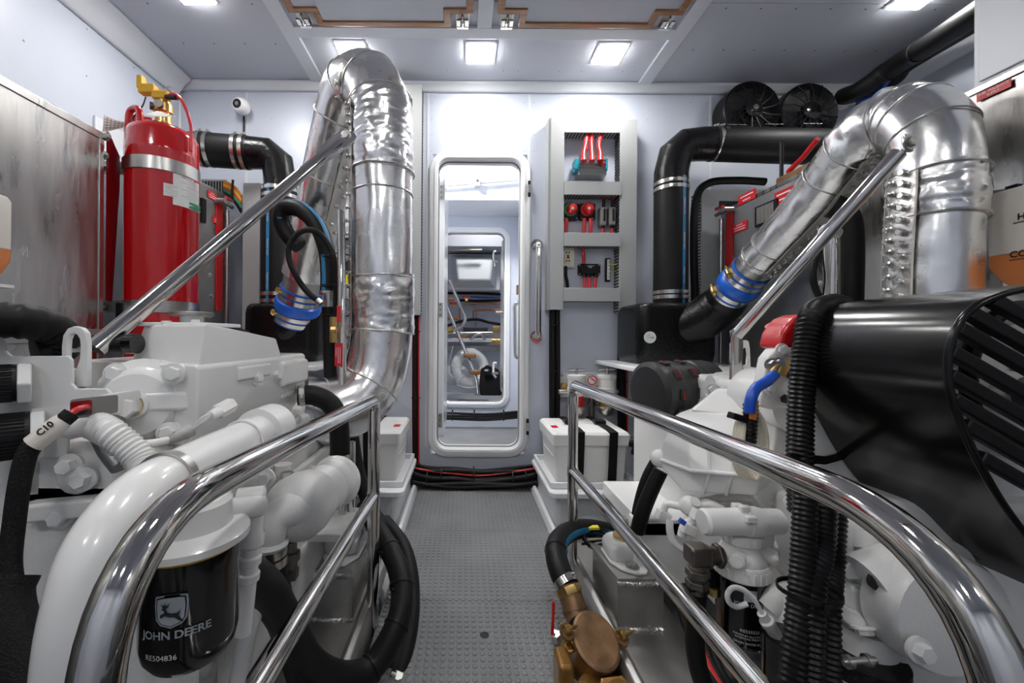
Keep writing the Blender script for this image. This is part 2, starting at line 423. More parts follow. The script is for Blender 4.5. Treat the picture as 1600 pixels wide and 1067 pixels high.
MB().bb(-.79, .96, 1.872, 1.94, ZC-.014, ZC).build('ceiling_strip', 'beam', ce, bevel=.002)
MB().bb(.05, .116, .3, 1.872, ZC-.014, ZC).build('ceiling_strip', 'beam', ce, bevel=.002)
for x in (-1.4, -1.25, -1.1, -.95): 
    rivet(ce, (x, 1.71, ZC), (0, 0, -1), .004, 'dsteel'); rivet(ce, (x+.03, 1.76, ZC), (0, 0, -1), .004, 'dsteel'); rivet(ce, (x+.02, 2.0, ZC), (0, 0, -1), .004, 'dsteel')
for i in range(8):
    x = 1.09+i*.15
    rivet(ce, (x, 1.71, ZC), (0, 0, -1), .004, 'dsteel'); rivet(ce, (x+.03, 1.765, ZC), (0, 0, -1), .004, 'dsteel'); rivet(ce, (x+.03, 2.02, ZC), (0, 0, -1), .004, 'dsteel')
for x in (-.72, -.6, -.33, -.1, .2, .28, .5, .62, .84, .9): rivet(ce, (x, 2.19, ZC), (0, 0, -1), .003, 'dsteel')
for x in (-.77, -.5, -.15, .4, .94): rivet(ce, (x, 1.95, ZC), (0, 0, -1), .003, 'dsteel')
def trim(n, poly, d, m='trimw'):
    o = MB().prism(poly, d).build('trim_%d' % n, m, None, bevel=.006); o['kind'] = 'structure'; return o
trim(1, [(XL, YB, ZC), (XL, YB, ZC-.045), (XL, YB-.018, ZC-.045), (XL, YB-.045, ZC-.014), (XL, YB-.045, ZC)], (XR-XL, 0, 0))
trim(2, [(XL, YF, ZC), (XL, YF, ZC-.10), (XL+.018, YF, ZC-.10), (XL+.055, YF, ZC-.055), (XL+.06, YF, ZC-.045), (XL+.10, YF, ZC-.012), (XL+.10, YF, ZC)], (0, YB-YF-.045, 0))
trim(3, [(XR, YF, ZC), (XR, YF, ZC-.10), (XR-.018, YF, ZC-.10), (XR-.06, YF, ZC-.045), (XR-.10, YF, ZC-.012), (XR-.10, YF, ZC)], (0, YB-YF-.045, 0))
trim(4, [(XL+.004, YB-.012, -.3), (XL, YB-.012, -.3), (XL, YB, -.3), (XL+.012, YB, -.3), (XL+.012, YB-.006, -.3)], (0, 0, ZC+.25))
# ---- kerbs and battery platforms (moulded white fibreglass)
def mx(x, sd): return x if sd > 0 else 2*XM-x
for n, sd in ((5, 1), (6, -1)):
    t = struct('trim_%d' % n)
    MB().prism([(mx(x, sd), 1.3, z) for x, z in ((.366,-.2),(.366,.012),(.374,.03),(.386,.034),(.398,.02),(.41,.0),(.41,-.2))], (0, 1.0, 0)).build('kerb', 'frp', t, bevel=.004)
    MB().loft([[(mx(x, sd), y, z) for x, y in ((.41,1.82),(.40,2.27),(.80,2.27),(.80,1.82))] for z in (-.2, .134)]).build('platform', 'frp', t, bevel=.03, seg=4)
    MB().prism([(q.x, q.y, .135) for q in rrect((mx(.585, sd), 2.0, 0), .425, .5, .03, (1,0,0), (0,1,0))], (0, 0, .026)).build('shelf', 'frp', t, bevel=.006)
    o = [Vector((q.x, q.y, .161)) for q in rrect((mx(.585, sd), 2.02, 0), .40, .44, .006, (1,0,0), (0,1,0), 2)]
    i = [Vector((q.x, q.y, .161)) for q in rrect((mx(.585, sd), 2.02, 0), .372, .412, .004, (1,0,0), (0,1,0), 2)]
    MB().ring(o, i, (0, 0, .026)).build('shelf_lip', 'frp', t, bevel=.002)
# ---- door into the next compartment
def surround(name, X, Z, W, H, y0, y1, rr, wid, lip):
    d = struct(name)
    prof = [(0, 0), (.003, -.012), (.008, -.016), (wid*.55, -.018), (wid*.62, -.024), (wid-.006, -.024), (wid, -.018), (wid+.002, y1-y0)]
    rings = []
    for off, dy in prof: rings.append(rrect((X, y0+dy, Z), W-2*off, H-2*off, max(.01, rr-off), k=8))
    MB().loft(rings, cap=False).build('door_surround', 'doorw', d)
    MB().loft([rrect((X, y0+dy, Z), W-2*o, H-2*o, max(.01, rr-o), k=8) for o, dy in ((wid+.001, .02), (wid+.006, .02), (wid+.006, .03), (wid+.001, .03))], cap=False).build('door_seal', 'mgrey', d)
    return d
d1 = surround('door_1', DX, DZ, DW, DH, YB, YB+.07, .115, .053, .02)
lz = (1.68, .985, .33)
# the open leaf, seen edge-on behind the opening
lx = -.159
lf = MB().prism([(lx, q.y, q.z) for q in rrect((0, YB+.36, 1.01), .50, 1.60, .10, (0,1,0), (0,0,1))], (.040, 0, 0)).build('door_leaf', 'doorw', d1, bevel=.006)
for z in lz:
    pl_ = card(d1, 'latch_plate', 'steel', (lx+.018, YB+.107, z), (1,0,0), (0,0,1), .028, .085, .004, bevel=.001)
    for k in (-.03, 0, .03): rivet(d1, (lx+.018, YB+.103, z+k), (0,-1,0), .005, 'dsteel')
for z in (1.655, .325):
    MB().bb(.352, .366, YB-.036, YB-.024, z-.045, z+.045).build('hinge', 'blackp', d1, bevel=.003)
    MB().bb(.352, .366, YB-.040, YB-.034, z-.022, z+.022).build('hinge_pin', 'steel', d1, bevel=.002)
# ---- second compartment
Y2 = 3.8
w2 = struct('wall_second_compartment')
D2X, D2Z, D2W, D2H = P(741, 496, Y2).x, P(741, 496, Y2).z, S(112, Y2), S(283, Y2)
b = MB(); hx0, hx1, hz0, hz1 = D2X-D2W/2+.03, D2X+D2W/2-.03, D2Z-D2H/2+.03, D2Z+D2H/2-.03
b.bb(-1.3, hx0, Y2, Y2+.05, -.1, 2.5); b.bb(hx1, 1.3, Y2, Y2+.05, -.1, 2.5); b.bb(hx0, hx1, Y2, Y2+.05, hz1, 2.5); b.bb(hx0, hx1, Y2, Y2+.05, -.1, hz0)
b.build('bulkhead', 'wall', w2)
MB().bb(-1.3, -1.25, YB+.06, Y2, -.1, 2.5).build('side_panel', 'wall', w2)
MB().bb(.50, .55, 2.75, Y2, -.1, 2.5).build('side_panel', 'trimw', w2)
MB().bb(.55, 1.3, 2.75, 2.8, -.1, 2.5).build('side_panel', 'trimw', w2)
MB().bb(1.25, 1.3, YB+.06, 2.8, -.1, 2.5).build('side_panel', 'trimw', w2)
MB().bb(-1.25, .50, 3.35, Y2, 1.94, 2.5).build('soffit', 'trimw', w2, bevel=.01)
f2 = struct('floor_second_compartment'); MB().bb(-1.3, 1.3, YB+.06, Y2, -.1, -.01).build('floor_panel', 'floor', f2)
b = MB()
for i in range(60): b.bb(-.35+i*.0145, -.35+i*.0145+.006, YB+.1, Y2-.04, -.0105, -.007)
b.build('floor_ribs', 'floor', f2, kind='stuff')
c2 = struct('ceiling_second_compartment'); MB().bb(-1.3, 1.3, YB+.06, Y2, 2.45, 2.5).build('ceiling_panel', 'trimw', c2)
d2 = surround('door_2', D2X, D2Z, D2W, D2H, Y2, Y2+.06, .12, .055, .02)
q = P(789, 490, Y2+.12)
MB().prism([(q.x, p_.y, p_.z) for p_ in rrect((0, Y2+.36, D2Z), .5, 1.5, .09, (0,1,0), (0,0,1))], (.05, 0, 0)).build('door_leaf', 'doorw', d2, bevel=.006)
for py_ in (386, 487, 596):
    q = P(787, py_, Y2+.105); card(d2, 'latch_plate', 'steel', q, (1,0,0), (0,0,1), .036, .12, .004, bevel=.001)
for py_ in (394, 594):
    q = P(690, py_, Y2-.03); MB().bb(q.x-.01, q.x+.01, q.y-.02, q.y, q.z-.05, q.z+.05).build('hinge', 'blackp', d2, bevel=.003)
q = P(783, 488, Y2+.09); MB().cyl(q+Vector((-.05,0,0)), q+Vector((.02,0,0)), .012).build('door_knob', 'steel', d2)
# ---- third compartment
Y3 = 6.0
w3 = struct('wall_third_compartment')
MB().bb(-1.6, 1.6, Y3, Y3+.05, -.2, 2.6).build('bulkhead', 'wall', w3)
MB().bb(-1.6, -1.55, Y2+.05, Y3, -.2, 2.6).build('side_panel', 'wall', w3); MB().bb(1.55, 1.6, Y2+.05, Y3, -.2, 2.6).build('side_panel', 'wall', w3)
MB().bb(-1.55, 1.55, 5.2, Y3, P(0, 388, 5.2).z+.07, 2.6).build('soffit', 'ceil', w3)
MB().bb(-1.55, 1.55, 5.75, Y3, .62, .70).build('shelf', 'alu2', w3, bevel=.006)
f3 = struct('floor_third_compartment'); MB().bb(-1.6, 1.6, Y2+.05, Y3, -.2, .0).build('floor_panel', 'frp', f3)
a, c = P(714, 610, 5), P(766, 610, 5); MB().bb(a.x, c.x, 4.1, 5.3, 0, .008).build('floor_mat', 'floor', f3, bevel=.002)
for i in range(22):
    x = a.x+.012+i*(c.x-a.x-.024)/21; MB().bb(x-.003, x+.003, 4.1, 5.3, .008, .012).build('floor_rib', 'floor', f3)
c3 = struct('ceiling_third_compartment'); MB().bb(-1.6, 1.6, Y2+.05, Y3, 2.55, 2.6).build('ceiling_panel', 'ceil', c3)
# ================================================================ LAMPS
def lamp(x, y, label, z=ZC, size=.135, room=True, m='lamp'):
    t = thing('ceiling_light', label, 'light', (x, y, z), 'square ceiling lights' if room else None)
    MB().loft([rrect((x, y, z-dz), w_, w_, .008, (1,0,0), (0,1,0), 3) for w_, dz in ((size+.02, 0), (size+.02, .006), (size+.004, .012))]).build('bezel', 'trimw', t)
    MB().bb(x-size/2, x+size/2, y-size/2, y+size/2, z-.016, z-.0115).build('lens', m, t, bevel=.003)
    return t
lamp(*P(310, -12, 1.0).xy if False else (-1.135, 1.68), 'square ceiling light above the brushed tank and red cylinder')
lamp(-.565, 2.045, 'square ceiling light just behind the tall foil pipe bend')
lamp(.073, 2.045, 'square ceiling light centred above the doorway')
lamp(.717, 2.045, 'square ceiling light above the grey wiring panel')
lamp(1.86, 1.68, 'square ceiling light beside the black overhead pipes')
for x, wx in ((-1.135, 'over the brushed tank'), (.06, 'over the walkway'), (1.86, 'over the starboard tank')):
    for y, wy in ((.35, 'just above the viewer'), (-1.0, 'well behind the viewer')): lamp(x, y, 'square ceiling light %s, %s' % (wx, wy))
lamp(-.35, 2.85, 'square light in the compartment beyond the doorway', 2.45, .22, False, 'lamp2')
lamp(.25, 4.6, 'square light in the farthest compartment', 2.55, .22, False)
# ================================================================ CEILING HATCHES
def hatch(x0, x1, label):
    t = thing('ceiling_hatch', label, 'hatch', ((x0+x1)/2, 1.1, ZC), 'wood-trimmed ceiling hatches')
    y1, yn, y0 = 1.862, 1.785, .42; g = .018; nw = .118; ww = .032
    def loop(o):
        a, b_ = x0+g+o, x1-g-o
        pts = [(a, y0+o), (b_, y0+o), (b_, yn-o), (x1-nw-o+.0, yn-o), (x1-nw-o, y1-o), (x0+nw+o, y1-o), (x0+nw+o, yn-o), (a, yn-o)]
        return [Vector((x, y, ZC-.02)) for x, y in pts]
    MB().ring(loop(0), loop(ww), (0, 0, .02)).build('wood_trim', 'wood', t, bevel=.005)
    MB().prism([p+Vector((0,0,.006)) for p in loop(ww*.8)], (0, 0, .012)).build('hatch_panel', 'ceil', t)
    for xc in (x0+.066, x1-.066):
        lt = MB().bb(xc-.03, xc+.03, 1.79, 1.862, ZC-.006, ZC).build('latch', 'steel', t, bevel=.002)
        b = MB(); b.tube(fillet([(xc, 1.795, ZC-.006), (xc, 1.80, ZC-.03), (xc, 1.82, ZC-.036), (xc, 1.84, ZC-.03), (xc, 1.845, ZC-.008)], .012), .006, 10)
        for k in (-.018, .018): b.bb(xc+k-.008, xc+k+.008, 1.80, 1.835, ZC-.034, ZC-.028)
        b.bb(xc-.026, xc+.026, 1.845, 1.858, ZC-.03, ZC-.006); b.build('latch_handle', 'chrome', lt, bevel=.002)
hatch(-.79, .05, 'wood-trimmed hatch panel above the tall foil pipe')
hatch(.116, .96, 'wood-trimmed hatch panel above the wiring panel')
# ================================================================ FOIL-LAGGED EXHAUST PIPES
def foil_pipe(t, path, r, name='lagging', seed=0, amp=.006, n=56, sag=None):
    pl = path; m = len(pl); b = MB(); rings = []
    t0 = (pl[1]-pl[0]).normalized(); u, v, _ = _basis(t0)
    for i, p in enumerate(pl):
        tt = (pl[min(i+1, m-1)]-pl[max(i-1, 0)]).normalized(); u = (u-tt*u.dot(tt)).normalized(); v = tt.cross(u); R = []
        for k in range(n):
            a = 2*math.pi*k/n; dd = u*math.cos(a)+v*math.sin(a); q = p+dd*r
            s = noise.noise(Vector((q.x*9+seed, q.y*9, q.z*9)))*.6+noise.noise(Vector((q.x*26, q.y*26+seed, q.z*26)))*.4
            if sag: s += sag*noise.noise(Vector((q.x*30, q.y*30, q.z*70)))*.5
            R.append(p+dd*(r+amp*s))
        rings.append(R)
    b.loft(rings); return b.build(name, 'foil', t, ang=60)
def seam(t, p, d, r, w=.005):
    p, d = Vector(p), Vector(d).normalized(); b = MB(); pts = []
    u, v, _ = _basis(d)
    for k in range(48):
        a = 2*math.pi*k/48; q = p+(u*math.cos(a)+v*math.sin(a))*(r+.001); q = q+d*.004*noise.noise(q*14); pts.append(q)
    b.tube(pts, w*.5, 8, closed=True); return b.build('seam', 'foil2', t)
def sleeve(t, pl, f0, f1, r, seed):
    """second layer of foil gathered over a joint: puckered band with stitched edges"""
    p0, d0 = at(pl, f0); p1, d1 = at(pl, f1); sub = [p0]+[pl[i] for i in range(len(pl)) if f0 < i/(len(pl)-1) < f1]+[p1]
    sub = spline(sub, 5) if len(sub) > 2 else [p0.lerp(p1, i/10) for i in range(11)]
    foil_pipe(t, sub, r+.004, 'joint_sleeve', seed, .010, 48, sag=.7); seam(t, p0, d0, r+.006); seam(t, p1, d1, r+.006)
def lacing(t, pl, f0, f1, r, ang, up, count, rows=((0, 0),), width=.05):
    """flap with rows of lacing hooks running along the pipe"""
    k0, k1 = int(f0*(len(pl)-1)), int(f1*(len(pl)-1)); sub = pl[k0:k1+1]
    fl_ = ribbon(sub, r+.003, ang, width, up, .002); fo = fl_.build('lacing_flap', 'foil2', t)
    for e in (-1, 1):
        rb = ribbon(sub, r+.004, ang+e*width*.47/r, .004, up, .003); rb.build('stitching', 'thread', fo)
    def hk(b): b.lathe((0,0,0), (0,0,1), [(.008,-.002),(.008,.002),(.004,.004),(.004,.010),(.0085,.012),(.006,.015)], n=12)
    for i in range(count):
        for oa, of in rows:
            f = min(1, max(0, (i+of+.5)/count)); q, d = at(sub, f)
            a = Vector(up) if abs(Vector(up).dot(d)) < .97 else Vector((0,-1,0))
            uu = (a-d*a.dot(d)).normalized(); vv = d.cross(uu); g = ang+oa/r
            nrm = uu*math.cos(g)+vv*math.sin(g); inst('hook', hk, 'lacing_hook', 'steel', fo, q+nrm*(r+.004), nrm)
def coupling(t, p, d, r, lab):
    """blue silicone hump coupling with four bands"""
    d = Vector(d).normalized(); p = Vector(p)
    prof = [(r*1.0, -.09), (r*1.05, -.09), (r*1.05, -.03), (r*1.16, -.022), (r*1.20, 0), (r*1.16, .022), (r*1.05, .03), (r*1.05, .09), (r*1.0, .09)]
    c = MB().lathe(p, d, prof, 40, False).build('coupling', 'blue', t, label=lab)
    for h in (-.072, -.042, .042, .072): MB().lathe(p+d*h, d, [(r*1.055, -.010), (r*1.085, -.010), (r*1.085, .010), (r*1.055, .010)], 40, False).build('band', 'band', c)
    for h in (-.057, .057):
        sd = Vector((-.6, -.6, .5)); sd = (sd-d*sd.dot(d)).normalized(); q = p+d*h+sd*(r*1.13); tt = d.cross(sd)
        MB().cyl(q-tt*.03, q+tt*.035, .005, n=8).cyl(q-tt*.012, q+tt*.012, .011, n=10).build('band_screw', 'brass', c)
RF = .107
# pipe rising beside the walkway
pth = PL((470,640,1.30),(510,643,1.335),(552,628,1.385),(584,588,1.43),(596,530,1.45),(597,450,1.45),(597,370,1.45),(597,290,1.45),(597,215,1.45),(594,170,1.46),(582,137,1.49),(566,128,1.53),(549,142,1.58),(535,180,1.64),(522,235,1.71),(506,305,1.79),(491,370,1.87),(477,430,1.94))
plA = spline(pth, 6)
exA = thing('exhaust_pipe', 'tall foil-lagged exhaust pipe with a tight bend beside the doorway', 'pipe', plA[0], 'foil-lagged exhaust pipes')
foil_pipe(exA, plA, RF, seed=1)
sleeve(exA, plA, .425, .535, RF, 5); sleeve(exA, plA, .245, .305, RF, 9)
for f in (.06, .16, .40, .60, .69, .77, .86): seam(exA, *at(plA, f), RF+.001)
lacing(exA, plA, .62, .985, RF, -.6, (.33, -.9, -.28), 15, ((-.013, 0), (.013, .5)), .07)
lacing(exA, plA, .22, .53, RF+.003, -1.2, (.196, -.98, 0), 22, ((0, 0),), .03)
e, d = at(plA, 1); MB().cyl(e-d*.01, e+d*.10, RF*.86, n=36).build('end_pipe', 'steel', exA)
coupling(exA, e+d*.16, d, RF*.86, 'blue silicone coupling with steel bands')
endA, dirA = e+d*.25, d
# pipe over the far-side engine
pth = PL((1452,560,1.0),(1454,500,1.0),(1456,420,1.0),(1460,350,1.0),(1463,280,1.005),(1458,224,1.02),(1437,191,1.06),(1402,186,1.12),(1360,209,1.19),(1312,262,1.31),(1262,325,1.45),(1215,378,1.59),(1186,410,1.68))
plB = spline(pth, 6)
exB = thing('exhaust_pipe', 'foil-lagged exhaust pipe arching over behind the black belt guard', 'pipe', plB[0], 'foil-lagged exhaust pipes')
RB = .081
foil_pipe(exB, plB, RB, seed=4)
sleeve(exB, plB, .255, .335, RB, 3); sleeve(exB, plB, .60, .70, RB, 11)
for f in (.44, .52, .56, .77, .93, .985): seam(exB, *at(plB, f), RB+.001)
lacing(exB, plB, .02, .34, RB+.004, -.75, (-.754, -.656, 0), 15, ((-.014, 0), (.014, .5)), .075)
lacing(exB, plB, .60, .99, RB+.003, -.95, (-.6, -.75, -.2), 18, ((-.013, 0), (.013, .5)), .075)
e, d = at(plB, 1); MB().cyl(e-d*.01, e+d*.075, RB*.9, n=36).build('end_pipe', 'steel', exB)
coupling(exB, e+d*.13, d, RB*.92, 'blue silicone coupling with steel bands')
endB, dirB = e+d*.22, d
# ================================================================ MUFFLERS ON WHITE SHELVES
def muffler(lab, x0, x1, y0, y1, z0, z1, end, d, hx, hz):
    t = thing('exhaust_muffler', lab, 'muffler', ((x0+x1)/2, (y0+y1)/2, z0), 'black exhaust mufflers')
    cx, cy = (x0+x1)/2, (y0+y1)/2
    MB().loft([rrect((cx, cy, z), (x1-x0)*k, (y1-y0)*k, .05, (1,0,0), (0,1,0)) for z, k in ((z0, .95), (z0+.05, 1), (z1-.05, 1), (z1-.015, .97), (z1, .9))]).build('body', 'frpb', t, bevel=.008)
    p0 = end; p1 = end+d*.05; tgt = Vector((cx+(.05 if d.x > 0 else -.05)*0, cy, z1-.16))
    MB().tube(spline([p0-d*.02, p1, p1.lerp(tgt, .4)+Vector((0,0,-.02)), tgt], 6), RF*.8, 28, rf=lambda f: RF*.78*(1+.3*f)).build('inlet', 'frpb', t)
    MB().cyl((hx, hz, z1-.02), (hx, hz, z1+.06), .078).build('outlet', 'frpb', t)
    return t
ZS = .70
def shelf(lab, x0, x1, y0):
    MB().prism([(x0, YB, ZS-.03), (x0+.03, y0, ZS-.03), (x1, y0, ZS-.03), (x1, YB, ZS-.03)], (0, 0, .03)).build('wall_shelf', 'frp', None, bevel=.006)
    return tag(bpy.data.objects[[o.name for o in bpy.data.objects if o.name.startswith('wall_shelf')][-1]], lab, 'shelf', 'white shelves under the mufflers')
sA = MB().bb(-1.25, -.62, 1.72, YB-.002, ZS-.022, ZS).build('wall_shelf', 'frp', None, bevel=.006); tag(sA, 'white shelf carrying the black muffler near the red cylinder', 'shelf', 'white muffler shelves')
sB = MB().bb(.74, 1.30, 1.72, YB-.002, ZS-.022, ZS).build('wall_shelf', 'frp', None, bevel=.006); tag(sB, 'white shelf carrying the black muffler near the wiring panel', 'shelf', 'white muffler shelves')
hA, hB = P(436, 470, 2.08), P(1052, 465, 2.08)
mufA = muffler('black fibreglass muffler box near the red cylinder', P(380,0,1.97).x, P(497,0,1.97).x, 1.97, 2.27, ZS, P(0,472,1.97).z+.005, endA, dirA, hA.x, 2.11)
mufB = muffler('black fibreglass muffler box with a round white sticker', P(1003,0,1.95).x, P(1128,0,1.95).x, 1.95, 2.27, ZS, P(0,467,1.95).z+.005, endB, dirB, hB.x, 2.11)
q = P(1016, 527, 1.945); MB().cyl(q, q+Vector((0, .006, 0)), .028, n=28).build('sticker', 'label', mufB)
text('G', (1,0,0), (0,0,1), q+Vector((-.008,-.001,.004)), .022, 'inkg', mufB)
card(mufB, 'sticker_print', 'inkg', q+Vector((.01,-.0005,-.002)), (1,0,0), (0,0,1), .016, .01)
# ================================================================ MUFFLER HOSES WITH ELBOWS
def riser(nm, lab, zb, x, y, ztop, rv, elbow, horiz, rh, clamps, stripeang):
    t = thing('exhaust_hose', lab, 'hose', (x, y, zb), 'large black exhaust hoses')
    pl = [Vector((x, y, zb+(ztop-zb)*i/24)) for i in range(25)]
    MB().tube(pl, rv, 36).build('riser_tube', 'hose', t)
    st = ribbon(pl, rv, stripeang, .018, (0,-1,0)).build('printed_stripe', 'stripe', t)
    a0 = stripeang; n_ = Vector((0,-1,0)); 
    for i in range(3):
        z = zb+(ztop-zb)*(.22+.27*i); nn = Vector((math.sin(a0)*-1, -math.cos(a0), 0)); nn = Vector((0,-1,0))*math.cos(a0)+Vector((0,0,1)).cross(Vector((0,-1,0)))*math.sin(a0)
        text('TRIDENT-FLEX', (0,0,-1), Vector((0,0,-1)).cross(nn)*-1 if False else nn.cross(Vector((0,0,-1))), Vector((x,y,z))+nn*(rv+.0012), .013, 'inkw', t)
    MB().tube(elbow, rh*1.0, 32).build('elbow', 'frpb', t, ang=15)
    if horiz:
        MB().tube(horiz, rh*1.03, 36).build('cross_tube', 'hose', t)
    for p, d, r, sc in clamps: tbolt(t, p, d, r, .018, sc)
    return t
# near the wiring panel
x, y = hB.x, 2.11
zt = P(0, 275, y).z; R1 = .082
ey = P(1075, 226, y).z
el = [Vector((x, y, zt-.03)), Vector((x, y, zt+.04)), Vector((x+.02, y-.002, ey-.05)), Vector((x+.07, y-.004, ey-.008)), Vector((x+.15, y-.006, ey)), Vector((x+.23, y-.008, ey))]
hz = [Vector((x+.20+i*.05, y-.008-i*.004, ey-.003*i)) for i in range(15)]
cl = [((x, y, ZS+.36), (0,0,1), R1, (.5,-1,0)), ((x, y, ZS+.335), (0,0,1), R1, (.5,-1,0)), ((x, y, zt-.02), (0,0,1), R1, (-.5,-1,0)), ((x, y, zt-.05), (0,0,1), R1, (-.5,-1,0)),
      ((x+.215, y-.008, ey), (1,0,0), R1*1.02, (0,-.2,1)), ((x+.245, y-.008, ey), (1,0,0), R1*1.02, (0,-.2,1))]
rB = riser('b', 'black exhaust hose elbowing across below the two black fans', ZS+.30, x, y, zt, R1, el, hz, R1, cl, .35)
b = ribbon(hz, R1*1.03, .75, .022, (0,0,1)); 
b = MB(); 
rb_ = ribbon(hz, R1*1.03, -.75 if True else .75, .020, (0,0,1)); rb_.build('printed_stripe', 'stripe', rB)
for i, xx in enumerate((.28, .46, .64)):
    nn = Vector((0, -math.sin(.75), math.cos(.75))); text('TRIDENT-FLEX', (1,0,0), Vector((0, math.cos(.75), math.sin(.75))), Vector((x+xx, y-.01-xx*.06, ey-.01*xx))+nn*(R1*1.03+.0015), .014, 'inkw', rB)
# near the red cylinder
x, y = P(436,400,2.1).x, 2.11; zt = P(0, 292, y).z; R1 = .090
ey = P(420, 242, y).z
el = [Vector((x, y, zt-.03)), Vector((x, y, zt+.02)), Vector((x-.015, y, ey-.04)), Vector((x-.07, y-.01, ey)), Vector((x-.14, y-.02, ey)), Vector((x-.2, y-.03, ey))]
hz = [Vector((x-.15-i*.03, y-.02-i*.005, ey)) for i in range(9)]
cl = [((x, y, ZS+.30), (0,0,1), R1, (.6,-1,0)), ((x, y, ZS+.335), (0,0,1), R1, (.6,-1,0)), ((x, y, zt-.015), (0,0,1), R1, (.6,-1,0)), ((x, y, zt-.05), (0,0,1), R1, (.6,-1,0))]
for dx in (-.17, -.205, -.33, -.365): cl.append(((x+dx, y+dx*.16, ey), (1,.16,0), R1*1.03*.9, (0,-.3,1)))
rA = riser('a', 'black exhaust hose elbowing towards the red cylinder', ZS+.26, x, y, zt, R1, el, hz, R1*.88, cl, -.25)
far = [hz[-1]+Vector((-.03*i, -.005*i, 0)) for i in range(8)]
MB().tube(far, R1*.86, 28).build('end_elbow', 'frpb', rA)
# black flexible bundles beside the risers
hose('drain_hose', 'slim black hose curving around the grey trunking behind the muffler', 'hose', PL((1086,470,2.2),(1084,380,2.2),(1088,310,2.2),(1108,286,2.2),(1150,282,2.2),(1195,284,2.2)), .02)
# ================================================================ SLOTTED WIRING TRUNKING
def slots_v(t, x0, x1, y, z0, z1, nrm, dz=.0135, ln=.03, tilt=.010):
    n = int((z1-z0)/dz)
    def mk(b): b.box((0,0,0), (.0058, .0022, ln))
    for i in range(n): pass
def trunk_v(t, X0, X1, Yf, Yw, z0, z1, side, slots=True):
    """vertical run: lid + slotted side facing side (+1/-1)"""
    MB().bb(X0, X1, Yf, Yf+.006, z0, z1).build('trunking_lid', 'duct', t, bevel=.0015)
    MB().bb(X0+.004, X1-.004, Yf+.006, Yw, z0, z1).build('trunking_body', 'duct', t)
    xs = X1-.003 if side > 0 else X0+.003
    if slots:
        n = int((z1-z0)/.017); b = MB()
        for i in range(n):
            z = z0+(i+.5)*(z1-z0)/n; b.box((xs+.001*side, (Yf+Yw)/2+.002, z), (.004, (Yw-Yf)*.75, .0065))
        b.build('slots', 'slot', t, kind='stuff')
def trunk_h(t, X0, X1, Yf, Yw, z0, z1, slots=True):
    MB().bb(X0, X1, Yf, Yf+.006, z0, z1).build('trunking_lid', 'duct', t, bevel=.0015)
    MB().bb(X0, X1, Yf+.006, Yw, z0+.004, z1-.004).build('trunking_body', 'duct', t)
    if slots:
        n = int((X1-X0)/.017); b = MB()
        for i in range(n): b.box((X0+(i+.5)*(X1-X0)/n, (Yf+Yw)/2+.002, z0+.004), (.0065, (Yw-Yf)*.75, .004))
        b.build('slots', 'slot', t, kind='stuff')
YT = 2.235
tp = thing('wiring_trunking', 'tall grey slotted trunking frame beside the chrome grab bar', 'trunking', P(925, 490, YT))
def X_(px, Y=YT, py=350): return P(px, py, Y).x
def Z_(py, Y=YT, px=925): return P(px, py, Y).z
xa, xb, xc, xd = X_(860), X_(881), X_(968), X_(995)
trunk_v(tp, xa, xb, YT, YB, Z_(484), Z_(183), -1)
trunk_v(tp, xc, xd, YT, YB, Z_(488), Z_(186), -1)
trunk_h(tp, xb, xc, YT, YB, Z_(207), Z_(186))
for y0, y1 in ((284,305),(364,385),(450,471)): trunk_h(tp, xb, xc+.006, YT-.008, YB, Z_(y1), Z_(y0))
MB().bb(xa-.012, xa+.002, YT+.01, YB, Z_(484), Z_(183)).build('trunking_body', 'duct', tp)
MB().bb(xb, xc, YB-.006, YB-.0005, Z_(480), Z_(186)).build('backing_board', 'wall', tp)
# contents of the frame
t = thing('battery_isolator', 'finned isolator block with teal ends and red cable boots', 'isolator', P(925, 270, 2.27))
MB().fbox(904, 256, 948, 273, 2.235, 2.31).build('heat_sink', 'steel', t, bevel=.002)
for i in range(4): MB().fbox(905, 241.5+i*6, 947, 243.5+i*6, 2.222+(.006 if i < 2 else 0), 2.24).build('fin', 'steel', t)
for x0, x1 in ((899, 907), (946, 950)): MB().fbox(x0, 247, x1, 266, 2.23, 2.30).build('end_cap', 'teal', t, bevel=.004)
q = P(900, 260, 2.222); MB().cyl(q, q+Vector((0,.02,0)), .011).build('end_screw', 'teal', t)
for xs, ys in (((912, 915, 919), 0), ((925, 924, 924), 0), ((938, 936, 941), 0)):
    pts = [P(xs[0], 252, 2.20), P(xs[0], 240, 2.215), P(xs[1], 226, 2.235), P(xs[2], 208, 2.27)]
    b = MB(); b.tube(spline(pts, 6), .014, 14, rf=lambda f: .0165-.006*min(1, f*2.2)); c = b.build('cable_boot', 'redp', t); 
    MB().tube(spline([P(xs[1], 234, 2.228), P(xs[1], 222, 2.245), P(xs[2], 206, 2.275)], 5), .0115, 12).build('cable', 'pink', c)
q = P(942, 256, 2.215); MB().ball(q, .013).build('terminal_boot', 'redp', t)
